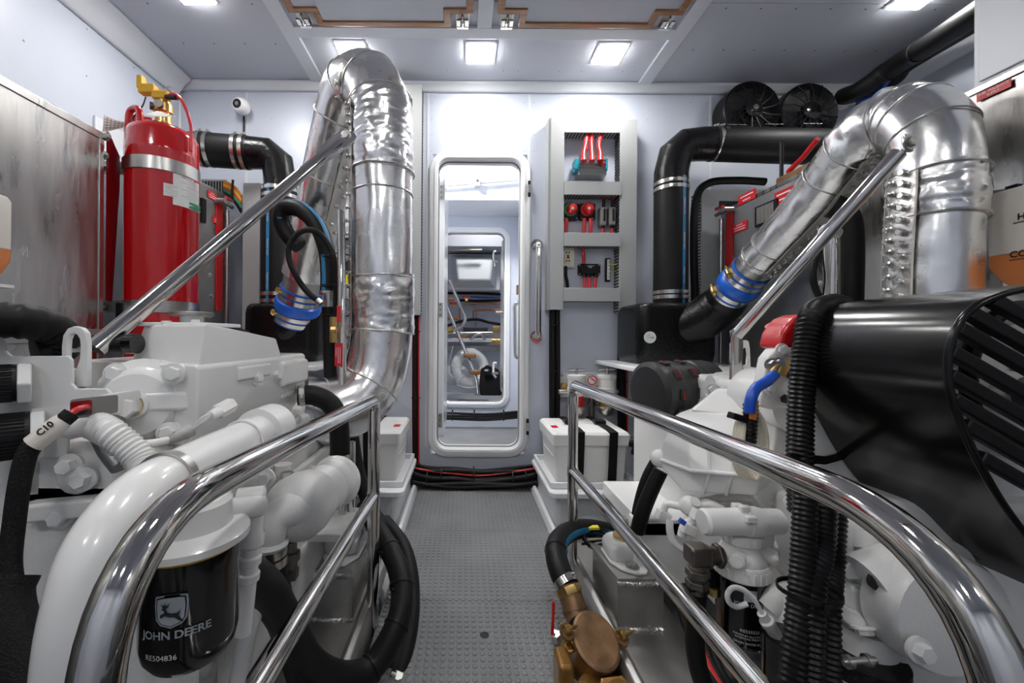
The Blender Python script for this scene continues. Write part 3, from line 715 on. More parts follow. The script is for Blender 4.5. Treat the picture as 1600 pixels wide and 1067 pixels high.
for i, px_ in enumerate((892, 918)):
    t = thing('battery_switch', 'round red rotary switch nearer the chrome grab bar' if i == 0 else 'round red rotary switch nearer the fuse holders', 'switch', P(px_, 330, 2.26), 'red rotary battery switches')
    MB().prism(rrect(P(px_, 330, 2.285), .09, .095, .012), (0, .03, 0)).build('base', 'blackp', t, bevel=.004)
    MB().cyl(P(px_, 327, 2.285), P(px_, 327, 2.268), .039, .036, 32).build('dial', 'green' if i == 0 else 'redp', t)
    MB().lathe(P(px_+1.5, 327, 2.272), (0,-1,0), [(.031, 0), (.030, .012), (.024, .022), (.022, .03), (.018, .034)], 28).build('knob', 'redp', t)
    a_ = .6 if i == 0 else -.2
    MB().box(P(px_+1.5, 327, 2.236), (.012, .014, .05), Matrix.Rotation(a_, 3, 'Y')).build('knob_grip', 'redp', t, bevel=.003)
    MB().cyl(P(px_+3, 325, 2.231), P(px_+3, 325, 2.226), .008, n=16).build('knob_badge', 'label', t)
    for k, dx in enumerate((-5, 5) if i else (-7,)):
        MB().tube(spline([P(px_+dx, 342, 2.27), P(px_+dx, 352, 2.265), P(px_+dx-1, 366, 2.28)], 5), .0105, 12).build('cable', 'pink', t)
    for sx in (-9, 9):
        for sy in (318, 341): rivet(t, P(px_+sx, sy, 2.284), (0,-1,0), .004)
for i, px_ in enumerate((943, 957)):
    t = thing('fuse_holder', 'grey inline fuse holder nearer the rotary switches' if i == 0 else 'grey inline fuse holder nearer the slotted upright', 'fuse holder', P(px_, 338, 2.27), 'inline fuse holders')
    MB().fbox(px_-5, 323, px_+5, 351, 2.25, 2.30).build('body', 'mgrey', t, bevel=.005)
    MB().fbox(px_+.5, 326, px_+3.5, 345, 2.244, 2.255).build('window', 'blackp', t, bevel=.001)
    MB().tube([P(px_, 324, 2.275), P(px_+.5, 312, 2.272)], .0095, 12).build('sleeve', 'blackp', t); MB().tube([P(px_+.5, 313, 2.272), P(px_+1, 302, 2.275)], .0085, 12).build('cable', 'redp', t)
    MB().tube([P(px_, 350, 2.275), P(px_-1, 358, 2.272)], .0095, 12).build('sleeve', 'blackp', t); MB().tube([P(px_-1, 357, 2.272), P(px_-2, 366, 2.275)], .0095, 12).build('cable', 'pink', t)
t = thing('power_outlet', 'cream duplex outlet with red reset button', 'outlet', P(888, 402, 2.28))
MB().fbox(878, 387, 897.5, 417, 2.285, 2.31).build('plate', 'cream', t, bevel=.003)
MB().fbox(882.5, 391, 892.5, 412, 2.281, 2.287).build('insert', 'cream', t, bevel=.001)
for y in (395, 408):
    for x in (885.5, 889.5): MB().fbox(x-.7, y-2, x+.7, y+1, 2.2795, 2.282).build('socket_slot', 'ink', t)
MB().fbox(885.7, 398.2, 889.6, 400.8, 2.278, 2.282).build('reset_button', 'redp', t); MB().fbox(885.7, 401.2, 889.6, 403.6, 2.279, 2.282).build('test_button', 'ink', t)
MB().tube(spline([P(884, 416, 2.29), P(884, 430, 2.285), P(886, 440, 2.285), P(887, 452, 2.29)], 5), .009, 10).build('cord', 'blackp', t)
t = thing('charge_relay', 'black relay box with white print and three red cables', 'relay', P(921, 422, 2.27))
MB().prism(rrect(P(921, 421, 2.29), S(35, 2.29), S(18, 2.29), .01), (0, .02, 0)).build('base', 'blackp', t, bevel=.003)
MB().prism(rrect(P(922, 420.5, 2.262), S(26, 2.27), S(14, 2.27), .016), (0, .03, 0)).build('cover', 'blackp', t, bevel=.006)
card(t, 'print_line', 'inkw', P(923, 415.3, 2.2615), (1,0,0), (0,0,1), .042, .002, .0004); card(t, 'print_line', 'inkw', P(920.5, 417.3, 2.2615), (1,0,0), (0,0,1), .004, .009, .0004); card(t, 'print_line', 'inkg', P(923.5, 417.3, 2.2615), (1,0,0), (0,0,1), .010, .009, .0004)
card(t, 'printed_mark', 'inkw', P(911, 418, 2.2885), (1,0,0), (0,0,1), .012, .010)
for sx in (906, 936):
    for sy in (414, 428): rivet(t, P(sx, sy, 2.289), (0,-1,0), .005)
MB().tube(spline([P(912, 412, 2.28), P(912, 400, 2.275), P(909, 384, 2.285)], 5), .009, 12).build('cable', 'redp', t)
for x0, x1 in ((913, 914), (920, 922), (931, 929)):
    MB().tube([P(x0, 428, 2.28), P(x0, 434, 2.277)], .0105, 12).build('sleeve', 'blackp', t); MB().tube([P(x0, 433, 2.277), P(x1, 451, 2.28)], .0095, 12).build('cable', 'pink', t)
t = thing('bus_bar', 'small terminal bus bar with yellow wires', 'bus bar', P(951, 422, 2.28))
MB().fbox(946.5, 403, 954, 440, 2.29, 2.31).build('base', 'blackp', t, bevel=.003); MB().fbox(949.5, 405, 953.5, 437, 2.28, 2.292).build('cover', 'label', t, bevel=.003)
for y in (409, 415, 421, 427, 433): rivet(t, P(951.5, y, 2.279), (0,-1,0), .005)
for y in (413, 424): MB().tube([P(953, y, 2.283), P(960, y, 2.28), P(967, y-1, 2.285)], .0035, 8).build('wire', 'ygrn', t)
# left-hand counterpart, mostly hidden by the foil pipe
tq = thing('wiring_trunking', 'pale grey slotted trunking frame behind the tall foil pipe', 'trunking', P(580, 490, YT))
trunk_v(tq, X_(643), X_(658), YT, YB, Z_(494), Z_(134), 1); trunk_v(tq, X_(503), X_(526), YT, YB, Z_(494), Z_(134), -1)
trunk_h(tq, X_(526), X_(643), YT, YB, Z_(156), Z_(134))
for y0, y1 in ((356,374),(445,470)): trunk_h(tq, X_(526), X_(643), YT, YB, Z_(y1), Z_(y0))
t = thing('breaker_block', 'black breaker block with yellow leads behind the foil pipe', 'breaker', P(546, 420, 2.28))
MB().fbox(536, 404, 560, 424, 2.25, 2.31).build('body', 'blackp', t, bevel=.004)
for x in (541, 548, 555): MB().tube([P(x, 422, 2.265), P(x, 445, 2.265)], .012, 10).build('lead', 'ygrn', t)
# lone uprights of trunking by each muffler
t = thing('wiring_trunking', 'grey slotted trunking upright by the black muffler and red cylinder', 'trunking', P(392, 520, 2.1))
trunk_v(t, P(379,400,2.12).x, P(406,400,2.12).x, 2.12, YB, P(0,560,2.12).z, P(0,283,2.12).z, 1)
t = thing('wiring_trunking', 'grey slotted trunking corner behind the black riser hose and tank', 'trunking', P(1110, 480, 2.2))
trunk_v(t, P(1096,400,2.2).x, P(1123,400,2.2).x, 2.2, YB, P(0,480,2.2).z, P(0,288,2.2).z, -1)
trunk_h(t, P(1123,300,2.2).x, P(1200,300,2.2).x, 2.2, YB, P(0,306,2.2).z, P(0,288,2.2).z)
# ================================================================ CABLE DROPS
def cables(name, lab, cat, paths, cols, rs, ties=(), group=None, tie_r=.02):
    t = thing(name, lab, cat, paths[0][0], group)
    for p, c, r in zip(paths, cols, rs): MB().tube(spline(p, 6), r, 10).build('cable', c, t)
    for q, d, r in ties:
        b = MB(); b.lathe(q, d, [(r, -.003), (r+.0015, -.003), (r+.0015, .003), (r, .003)], 20, False)
        u, v, _ = _basis(d); b.box(Vector(q)+Vector((0,-r-.003,0)), (.008,.008,.008)); b.build('cable_tie', 'blackp', t)
    return t
def drop(x, y0, y1, lab, cols, wid):
    ps = []; n = len(cols)
    for i in range(n):
        dx = (i-(n-1)/2)*wid/n; ps.append([P(x+dx, y0, 2.28-.01*(i % 2)), P(x+dx*1.1+random.uniform(-.6,.6), (y0+y1)/2, 2.27-.01*(i % 2)), P(x+dx, y1, 2.28-.008*(i % 2))])
    ty = [(P(x, y, 2.273), (0,0,1), .024) for y in (y0+30, (y0+y1)/2+10, y1-10)]
    cables('cable_drop', lab, 'cables', ps, cols, [.0045 if cols[i] == 'redp' else .009+.004*(i % 2) for i in range(n)], ty, 'cable drops below the trunking')
drop(650, 488, 735, 'bundle of red and black cables dropping beside the tall foil pipe', ['redp', 'rubber', 'rubber', 'redp'], 12)
drop(866, 478, 660, 'bundle of black cables dropping below the trunking near the grab bar', ['rubber', 'rubber', 'redp', 'rubber'], 14)
drop(974, 482, 690, 'bundle of black cables dropping behind the white battery box', ['rubber', 'rubber', 'rubber', 'redp'], 16)
ps = []; cs = []; rr_ = []
for i in range(11):
    z0 = 728+i*2.9; Yc = 2.27-.012*((i*3) % 4)-.004*i
    sag = 6+5*math.sin(i*1.7)
    ps.append([P(628, z0-7+3*math.sin(i), Yc), P(668, z0+sag*.4, Yc), P(715, z0+sag*.75+2*math.sin(i*2.3), Yc), P(752, z0+sag+2*math.cos(i), Yc), P(800, z0+sag*.6, Yc), P(842, z0-2*math.cos(i*1.3), Yc), P(868, z0-10, Yc)])
    cs.append('redp' if i in (1,) else 'rubber'); rr_.append(.005 if i == 1 else .0105+.0045*((i*5) % 3)/2)
cables('cable_loom', 'thick loom of black cables along the foot of the bulkhead', 'cables', ps, cs, rr_, [(P(x, 745+3*math.sin(x), 2.245), (1,0,0), .045) for x in (668, 690, 740, 800, 820)])
# ================================================================ GRAB BAR, FANS, FUEL FILTERS
def grab(lab, xa_, xb_, y0, y1, Y, off, r, fl_r):
    p0, p1 = P(xa_, y0, Y), P(xb_, y1, Y); o = Vector((0, -off, 0))
    t = thing('grab_bar', lab, 'grab bar', p1, 'chrome grab bars')
    MB().tube(fillet([p0, p0+o, p1+o, p1], .03, 8), r, 18).build('bar', 'chrome', t)
    for p in (p0, p1):
        f = MB().cyl(p, p+Vector((0,-.006,0)), fl_r, fl_r*.92, 28).build('flange', 'chrome', t)
        for k in range(4):
            a = .8+k*math.pi/2; rivet(t, p+Vector((math.cos(a)*fl_r*.72, -.006, math.sin(a)*fl_r*.72)), (0,-1,0), .005, 'dsteel', 'screw')
grab('chrome grab bar on the bulkhead beside the doorway', 839, 838, 383, 526, YB, .06, .0165, .036)
def fan(px_, py_, lab):
    r = S(45, 2.23); c = P(px_, py_, 2.21); t = thing('extractor_fan', lab, 'fan', c, 'black extractor fans')
    MB().lathe(c, (0,1,0), [(r*.97, .0), (r, .006), (r, .10), (r*.9, .11), (r*.9, .02), (r*.95, .006)], 40, False).build('shroud', 'blackp', t, ang=25)
    MB().lathe(c+Vector((0,-.01,0)), (0,-1,0), [(r*.30, -.03), (r*.30, .004), (r*.26, .01), (r*.10, .014), (r*.09, .018)], 28).build('hub', 'blackg', t)
    for k in range(1, 11):
        rr = r*(.32+.062*k); pts = [c+Vector((rr*math.cos(2*math.pi*i/36), -.006+.004*(k/10), rr*math.sin(2*math.pi*i/36))) for i in range(36)]
        MB().tube(pts, .0018, 5, closed=True).build('guard_ring', 'blackp', t)
    for k in range(14):
        a = 2*math.pi*k/14; u = Vector((math.cos(a), 0, math.sin(a))); u2 = Vector((math.cos(a+.25), 0, math.sin(a+.25)))
        MB().tube([c+u*r*.28+Vector((0,-.01,0)), c+(u+u2)*.5*r*.65+Vector((0,-.009,0)), c+u2*r*.97+Vector((0,-.002,0))], .003, 5).build('guard_spoke', 'blackp', t)
    for k in range(8):
        a = 2*math.pi*k/8; u = Vector((math.cos(a),0,math.sin(a))); v = Vector((-math.sin(a),0,math.cos(a))); q = c+Vector((0,.035,0))
        MB().prism([q+u*r*.25-v*.02, q+u*r*.25+v*.02+Vector((0,.02,0)), q+u*r*.88+v*.05+Vector((0,.03,0)), q+u*r*.88-v*.03], (0,.004,0)).build('blade', 'dgrey', t)
    MB().bb(c.x-.02, c.x+.02, c.y+.09, YB, c.z-.05, c.z+.05).build('mount', 'blackp', t)
fan(1176, 171, 'round black fan nearer the grey wiring frame'); fan(1266, 174, 'round black fan nearer the overhead pipes')
t = thing('fuel_filter_unit', 'twin white fuel filters with gauge and clear bowls', 'fuel filter', P(920, 650, 2.27))
MB().fbox(873, 582, 963, 622, 2.29, 2.318).build('mount_plate', 'frp', t, bevel=.003)
for sx in (878, 957):
    for sy in (586, 616): bolt(t, P(sx, sy, 2.289), (0,-1,0), .007, .006, 'steel')
for px_, cc in ((901, 'redp'), (948, 'glass')):
    q = P(px_, 600, 2.2); r = .048
    MB().lathe(q, (0,0,1), [(r, -.06), (r*1.04, -.05), (r*1.04, -.02), (r*.97, -.018), (r*.97, .03), (r*1.05, .032), (r*1.05, .048), (r*.8, .052)], 28).build('filter_head', 'plasw', t)
    MB().cyl(q+Vector((0,0,.05)), q+Vector((0,0,.085)), .007, n=10).cyl(q+Vector((-.045,0,.078)), q+Vector((.045,0,.078)), .005, n=10).build('tee_handle', 'chrome', t)
    MB().cyl(q+Vector((0,0,-.06)), q+Vector((0,0,-.115)), r*.8, n=26).build('sight_glass', cc, t)
    MB().lathe(q+Vector((0,0,-.115)), (0,0,-1), [(r*1.1, 0), (r*1.1, .012), (r*.8, .04), (r*.4, .055), (r*.2, .058)], 26).build('bowl', 'steel', t)
    MB().cyl(q+Vector((-.05,.05,-.02)), q+Vector((-.05,.09,-.02)), .02, n=6).build('union', 'brass', t)
q = P(925, 594, 2.17); MB().cyl(q, q+Vector((0,.03,0)), .033, n=28).build('gauge_case', 'steel', t)
MB().cyl(q+Vector((0,-.002,0)), q+Vector((0,.004,0)), .027, n=28).build('gauge_face', 'label', t); MB().box(q+Vector((.004,-.003,.004)), (.03,.002,.006), Matrix.Rotation(.7,3,'Y')).build('gauge_needle', 'redp', t)
MB().lathe(q+Vector((0,-.001,0)), (0,-1,0), [(.02, 0), (.02, .0016), (.026, .0016), (.026, 0)], 28, False).build('gauge_scale', 'redp', t)
MB().cyl(P(924, 622, 2.25), P(924, 655, 2.25), .016, n=10).cyl(P(924, 628, 2.25), P(924, 634, 2.25), .024, n=6).build('valve', 'dsteel', t)
MB().cyl(P(873, 612, 2.2), P(965, 612, 2.2), .013, n=12).build('cross_pipe', 'steel', t)
# ================================================================ BATTERY BOXES
def battery(sd, lab, tagx):
    x0, x1 = sorted((mx(.405, sd), mx(.765, sd))); y0, y1 = 1.86, 2.20; cx = (x0+x1)/2
    t = thing('battery_box', lab, 'battery box', (cx, 2.03, .161), 'white battery boxes')
    R = lambda w_, h_, z, r=.015: rrect((cx, 2.03, z), w_, h_, r, (1,0,0), (0,1,0), 3)
    MB().loft([R(.315, .30, .162), R(.335, .32, .345)]).build('case', 'plasw', t, bevel=.004)
    MB().loft([R(.356, .342, .335), R(.358, .344, .383, .018), R(.335, .322, .395, .014)]).build('lid', 'plasw', t, bevel=.003)
    xs = x0 if sd > 0 else x1
    for dz in (.26, .30): MB().bb(xs+.02*sd-.006, xs+.02*sd+.006, 1.92, 2.14, dz, dz+.016).build('side_rib', 'plasw', t, bevel=.005)
    c = card(t, 'warning_sticker', 'redl', (xs+.035*sd, 1.98, .3955), (1,0,0), (0,1,0), .03, .05, .0008)
    for k in ((cx-.055, cx+.095) if sd > 0 else (cx-.07, cx+.03)):
        w2_ = .036
        b = MB(); b.loft([[Vector((k-w2_/2, y, z)), Vector((k+w2_/2, y, z)), Vector((k+w2_/2, y2, z2)), Vector((k-w2_/2, y2, z2))]
                          for y, z, y2, z2 in ((1.874,.164,1.866,.164), (1.857,.335,1.849,.335), (1.853,.392,1.845,.400), (1.90,.397,1.90,.403), (2.16,.397,2.16,.403), (2.207,.392,2.214,.400), (2.203,.164,2.21,.164))], cap=True)
        st = b.build('strap', 'bag', t)
        MB().bb(k-.03, k+.025, 2.02, 2.07, .400, .418).build('buckle', 'blackp', st, bevel=.004)
        MB().bb(k-.024, k+.024, 1.85, 1.868, .162, .176).build('strap_foot', 'blackp', st, bevel=.002)
battery(1, 'white lidded battery box held by two straps beside the fuel filters', 0)
battery(-1, 'white lidded battery box partly behind the tall foil pipe', 0)
# ================================================================ CCTV
q = P(377, 166, 2.26); t = thing('security_camera', 'small white dome camera high on the bulkhead', 'camera', q)
d = Vector((-.15, -1, -.1)).normalized()
MB().lathe(P(379,168,YB), (0,-1,0), [(.045, 0), (.045, .02), (.038, .035)], 28).build('base', 'plasw', t)
MB().lathe(q, d, [(.0, -.045), (.03, -.036), (.042, -.01), (.042, .01), (.036, .028), (.028, .034)], 28).build('housing', 'plasw', t)
MB().cyl(q+d*.033, q+d*.037, .024, n=24).build('lens_ring', 'blackg', t); MB().cyl(q+d*.036, q+d*.039, .010, n=16).build('lens', 'steel', t)
MB().tube(spline([P(381,182,2.31), P(381,200,2.305), P(380,230,2.3), P(381,262,2.3)], 5), .006, 8).build('cord', 'blackp', t)
# ================================================================ METAL TANKS
TXR, TXL = 1.35, -1.23
def tag_plate(t, lines, p, u, v, w_, h_, name='warning_tag', size=None):
    c = card(t, name, 'redl', p, u, v, w_, h_, .0015); n = Vector(u).cross(Vector(v)).normalized()
    k = len(lines); s = size or h_/(k*1.25+.3)
    for i, l in enumerate(lines):
        q = Vector(p)+Vector(v).normalized()*((k-1)/2-i)*s*1.15+n*.0018
        if isinstance(l, str): text(l, u, v, q, s, 'inkw', t)
        else: card(t, 'print_line', 'inkw', q, u, v, w_*l, s*.32, .0004)
    return c
# near tank by the red cylinder
t = thing('fuel_tank', 'large scratched brushed-metal tank beside the red cylinder', 'tank', (-1.4, .7, .1), 'metal fuel tanks')
MB().bb(TXL-.36, TXL, -.6, 1.385, .1, 1.505).build('shell', 'alu', t, bevel=.006)
MB().bb(TXL-.002, TXL+.004, -.6, 1.392, 1.485, 1.51).build('top_flange', 'alu', t, bevel=.002)
MB().bb(TXL-.35, TXL-.34, -.6, 1.385, 1.50, 1.505).build('top_seam', 'alu', t)
MB().bb(TXL-.03, TXL+.004, 1.374, 1.392, .1, 1.51).build('edge_angle', 'steel', t, bevel=.002)
MB().bb(TXL-.01, TXL+.03, .75, 1.42, .80, .845).build('foot_rail', 'alu2', t, bevel=.003)
tag_plate(t, [.7, .5], (TXL+.003, .98, 1.465), (0,1,0), (0,0,1), .10, .05)
q = Vector((TXL-.12, 1.30, 1.505)); MB().cyl(q, q+Vector((0,0,.05)), .045, n=24).build('sender_cap', 'blackp', t)
# second tank beyond the cylinder
def far_tank(lab, X, sd, y0, y1, ztop0, ztop1):
    t = thing('fuel_tank', lab, 'tank', (X, (y0+y1)/2, .3), 'metal fuel tanks')
    xo = X+sd*.36
    MB().prism([(X, y0, .3), (X, y1, .3), (X, y1, ztop1), (X, y0, ztop0)], (xo-X, 0, 0)).build('shell', 'alu2', t, bevel=.005)
    return t
ft = far_tank('grey metal tank beyond the red cylinder with a red sight strip', TXL, -1, 1.72, 2.12, P(0,262,1.75).z, P(0,300,2.1).z)
zc, yc = P(318, 440, 1.9).z, 1.72; rr = P(355, 440, 2.05).y-yc
pts = [(TXL+.004, yc+.27*math.cos(a), zc-.06+.36*math.sin(a)) for a in [math.pi*(i/24-.5) for i in range(25)]]
MB().prism(pts, (.008, 0, 0)).build('inspection_cover', 'alu2', ft, bevel=.002)
for i in range(11):
    a = math.pi*(.5*i/10-.02)*.96 if False else math.pi*(i/10-.5)*.96
    bolt(ft, (TXL+.012, yc+.25*math.cos(a), zc-.06+.335*math.sin(a)), (1,0,0), .008, .008, 'steel')
for i in range(8): bolt(ft, (TXL+.001, 2.10, .62+i*.095), (1,0,0), .007, .008, 'steel')
def gauge(t, X, sd, y, z0, z1, tilt):
    n = Vector((-sd, 0, 0)); x = X-sd*.02
    MB().prism([(X-sd*.002, y, z0), (X-sd*.002, y+.05, z0), (X-sd*.002, y+.05, z1), (X-sd*.002, y, z1)], (-sd*.006, 0, 0)).build('sight_strip', 'redl', t)
    MB().tube([(x, y+.065, z0-.25), (x, y+.065, z1-.02)], .010, 10).build('sight_tube', 'steel', t)
    MB().cyl((X, y, z1+.01), (X-sd*.05, y, z1+.01), .014, n=12).cyl((X-sd*.04, y-.01, z1+.01), (X-sd*.04, y+.075, z1), .010, n=12).build('valve', 'steel', t)
    MB().box((X-sd*.045, y+.04, z1+.03), (.012,.06,.012)).build('valve_lever', 'redp', t)
gauge(ft, TXL, -1, 2.02, .95, P(0,312,2.0).z, 0)
for px_, py_, Yq in ((329,306,1.99),(337,345,2.02),(341,362,2.03),(346,400,2.06)):
    tag_plate(ft, [.4, .75, .7], (TXL+.0025, 725 and (TXL*640/(px_-725)), P(px_,py_,TXL*640/(px_-725)).z), (0,1,0), (0,0,1), .07, .035)
q = P(313, 330, 1.91); MB().bb(TXL, TXL+.012, 1.90, 1.93, q.z-.05, q.z+.06).build('vent_grille', 'blackp', ft)
t = thing('wire_loom', 'fan of orange, yellow and teal wires entering grey trunking', 'wires', P(362, 300, 2.1))
MB().fbox(312, 280, 352, 303, 2.13, 2.25).build('trunking_end', 'duct', t, bevel=.002)
for i in range(8): MB().fbox(316+i*4.4, 283, 318+i*4.4, 300, 2.126, 2.131).build('slot', 'slot', t)
for i, c in enumerate(['orange','orange','ygrn','orange','redp','green','green','rubber','blackp']):
    MB().tube(spline([P(350, 284+i*2.4, 2.13), P(360, 288+i*2.6, 2.115), P(370, 296+i*3, 2.11), P(377, 306+i*3.2, 2.115)], 5), .0065, 8).build('wire', c, t)
b = MB(); b.tube([P(364, 281, 2.09), P(361, 312, 2.09)], .006, 8); b.build('cable_tie', 'blackp', t)
# tank along the starboard side
t = thing('fuel_tank', 'long brushed-metal tank behind the arching foil pipe', 'tank', (1.6, 1.2, .1), 'metal fuel tanks')
ztop = P(1270, 262, 1.585).z
MB().bb(TXR, TXR+.4, -.6, 2.14, .1, ztop).build('shell', 'alu', t, bevel=.006)
MB().bb(TXR-.004, TXR+.02, -.6, 2.145, ztop-.012, ztop+.006).build('top_flange', 'alu', t, bevel=.002)
fb = MB().bb(TXR-.006, TXR-.0005, 1.50, 2.15, .3, ztop-.014).build('end_panel', 'alu2', t, bevel=.002)
yy = lambda px_: TXR*640/(px_-725)
tag_plate(t, ['FUEL  POLISHING', 'SUPPLY'], (TXR-.0045, yy(1553), ztop-.026), (0,-1,0), (0,0,1), .068, .021, size=.0078)
tag_plate(t, [.75, .45], (TXR-.008, yy(1168), P(1166,308,yy(1168)).z), (0,-1,0), (0,0,1), .12, .045)
tag_plate(t, [.4, .75, .7], (TXR-.008, yy(1157), P(1158,355,yy(1157)).z), (0,-1,0), (0,0,1), .11, .042)
tag_plate(t, [.75, .45], (TXR-.008, yy(1226), P(1224,306,yy(1226)).z), (0,-1,0), (0,0,1), .10, .055)
gauge(t, TXR-.006, 1, 2.05, .95, P(0,322,2.05).z, 0)
a, c = yy(1218), yy(1183); vg = MB().bb(TXR-.016, TXR-.006, a, c, P(0,344,1.85).z, P(0,312,1.85).z).build('vent_grille', 'blackp', t, bevel=.002)
for i in range(11):
    y = a+.02+i*(c-a-.04)/10; MB().bb(TXR-.019, TXR-.015, y-.003, y+.003, P(0,341,1.85).z, P(0,315,1.85).z).build('slat', 'mgrey', vg)
pts = [(TXR-.010, 1.76+.25*math.cos(g), .92+.42*math.sin(g)) for g in [2*math.pi*i/48 for i in range(48)]]
MB().prism(pts, (.006, 0, 0)).build('inspection_cover', 'alu2', t, bevel=.002)
for i in range(20):
    g = 2*math.pi*i/20; bolt(t, (TXR-.012, 1.76+.23*math.cos(g), .92+.39*math.sin(g)), (-1,0,0), .008, .008, 'steel')
MB().tube(fillet([(TXR-.03, 1.48, .4), (TXR-.03, 1.48, 1.05), (TXR-.03, 1.53, 1.12), (TXR-.01, 1.56, 1.14)], .05), .012, 10).build('sight_pipe', 'dsteel', t)
MB().box((TXR+.05, 1.72, ztop+.02), (.06,.18,.05)).build('fill_block', 'bronze', t, bevel=.008)
MB().tube([(TXR+.03, 1.75, ztop+.05), (TXR+.02, 1.66, ztop+.075), (TXR+.01, 1.58, ztop+.11)], .010, 8).build('valve_lever', 'redp', t)
MB().cyl((TXR+.04, 1.80, ztop), (TXR+.04, 1.80, ztop+.20), .008, n=10).build('vent_pipe', 'blackp', t)
for i in range(4): bolt(t, (TXR+.04, 1.5+i*.06, ztop+.006), (0,0,1), .010, .010, 'steel')
# white cabinet on the tank
t = thing('wall_cabinet', 'white cabinet standing on the starboard tank top', 'cabinet', (1.6, .9, ztop+.006))
z1 = P(1525, 23, yy(1525)).z
MB().bb(TXR+.012, TXR+.35, .3, yy(1525)+.02, ztop+.007, 2.15).build('body', 'trimw', t, bevel=.004)
MB().bb(TXR+.006, TXR+.0125, .32, yy(1525)+.005, ztop+.02, 2.13).build('door', 'trimw', t, bevel=.003)
# ================================================================ HEADER BOTTLES
def bottle(lab, x0, x1, y0, y1, z0, z1, lvl, words):
    t = thing('coolant_bottle', lab, 'coolant bottle', ((x0+x1)/2, (y0+y1)/2, z0), 'coolant bottles'); cx, cy = (x0+x1)/2, (y0+y1)/2; w_, h_ = x1-x0, y1-y0
    R = lambda z, k, r=.015: rrect((cx, cy, z), w_*k, h_*k, r, (1,0,0), (0,1,0), 4)
    MB().loft([R(z0, .72), R(z0+.02, .86), R(z0+(lvl-z0)*.65, .99), R(lvl, 1)]).build('coolant', 'coolant', t)
    MB().loft([R(lvl, 1), R(z1-.012, 1), R(z1, .93, .01)]).build('upper_shell', 'tankw', t, bevel=.003)
    MB().cyl((cx, cy, z1), (cx, cy, z1+.03), .022).build('cap', 'blackp', t)
    return t
x0, y1b = 1.265, 1.265*640/(1537-725); zb0, zb1, zbl = P(0,443,y1b).z, P(0,294,y1b).z, P(0,392,y1b).z
tb = bottle('translucent bottle of orange coolant marked HOT and COLD', x0, x0+.07, .72, y1b, zb0, zb1, zbl, True)
for s_, py_, px_ in (('HOT', 341, 1583), ('COLD', 399, 1577)):
    yq = x0*640/(px_-725); q = Vector((x0-.001, yq-.028, P(px_, py_, yq).z)); text(s_, (0,-1,0), (0,0,1), q, .02, 'ink', tb, bold=.0006)
    card(tb, 'underline', 'ink', q+Vector((-.0005,0,-.0115)), (0,-1,0), (0,0,1), .056, .0016, .0005)
MB().tube(spline([(x0+.03,y1b-.02,zb1+.006),(x0+.01,y1b+.008,zb1+.002),(x0+.0,y1b+.014,zb1-.04),(x0,y1b+.014,zb1-.08),(x0,y1b+.014,zb0-.05)], 6), .004, 8).build('overflow_hose', 'mgrey', tb)
MB().box((x0,y1b+.014,zb1-.085), (.012,.012,.014)).build('hose_clip', 'blackp', tb); MB().box((x0+.03,y1b-.03,zb1+.006), (.012,.022,.014)).build('hose_elbow', 'blackp', tb)
bk = thing('bottle_bracket', 'white bracket plate behind the HOT and COLD bottle', 'bracket', (TXR-.01, .85, zb0-.08), 'bottle brackets')
MB().bb(TXR-.012, TXR-.007, .70, y1b+.02, zb0-.07, zb1+.02).build('back_plate', 'plasw', bk, bevel=.002)
MB().bb(x0, TXR-.012, .72, y1b, zb0-.012, zb0-.004).build('ledge', 'plasw', bk, bevel=.002)
x1 = -1.13; y1b = x1*640/(22-725)
bottle('white bottle of orange coolant in front of the scratched brushed tank', x1-.085, x1, .78, y1b, P(0,443,y1b).z, P(0,310,y1b).z, P(0,392,y1b).z, False)
bk = thing('bottle_bracket', 'bracket holding a coolant bottle to the scratched tank', 'bracket', (x1-.09, .9, .95), 'bottle brackets'); MB().bb(TXL+.005, TXL+.009, .76, y1b+.01, .94, 1.2).build('back_plate', 'plasw', bk)
MB().bb(TXL+.009, x1, .78, y1b, P(0,443,y1b).z-.012, P(0,443,y1b).z-.004).build('ledge', 'plasw', bk)
# ================================================================ FIRE EXTINGUISHER
c = P(254, 400, 1.55); r = .117; ze = P(253, 208, 1.55).z
t = thing('fire_extinguisher', 'large red gas cylinder with brass valve held by steel straps', 'fire extinguisher', (c.x, 1.55, .52)); C = lambda z: Vector((c.x, 1.55, z))
prof = [(.05, 0), (.11, .01), (r, .05), (r, ze-.52-.10), (r*1.004, ze-.52-.098), (r*1.004, ze-.52-.088), (r, ze-.52-.086), (r*.985, ze-.52-.03), (r*.93, ze-.52-.012), (r*.8, ze-.52+.002), (r*.5, ze-.52+.012), (.03, ze-.52+.016)]
MB().lathe(C(.52), (0,0,1), prof, 56).build('cylinder', 'red', t, ang=30)
zv = ze+.02
MB().lathe(C(zv), (0,0,1), [(.035, -.01), (.035, .012), (.027, .016), (.027, .05), (.032, .055), (.032, .085), (.022, .09), (.02, .11)], 24).build('valve_body', 'brass', t)
for a in (-.9, .2): 
    dv = Vector((math.sin(a), -math.cos(a), 0)); MB().cyl(C(zv+.07)+dv*.026, C(zv+.07)+dv*.042, .014, n=16).build('valve_port', 'dsteel', t)
MB().box(C(zv+.115)+Vector((0,-.01,0)), (.06,.03,.03)).box(C(zv+.135)+Vector((-.05,-.01,.002)), (.06,.032,.035)).box(C(zv+.155)+Vector((-.075,-.012,.006)), (.02,.03,.05)).build('actuator', 'yellow', t, bevel=.005)
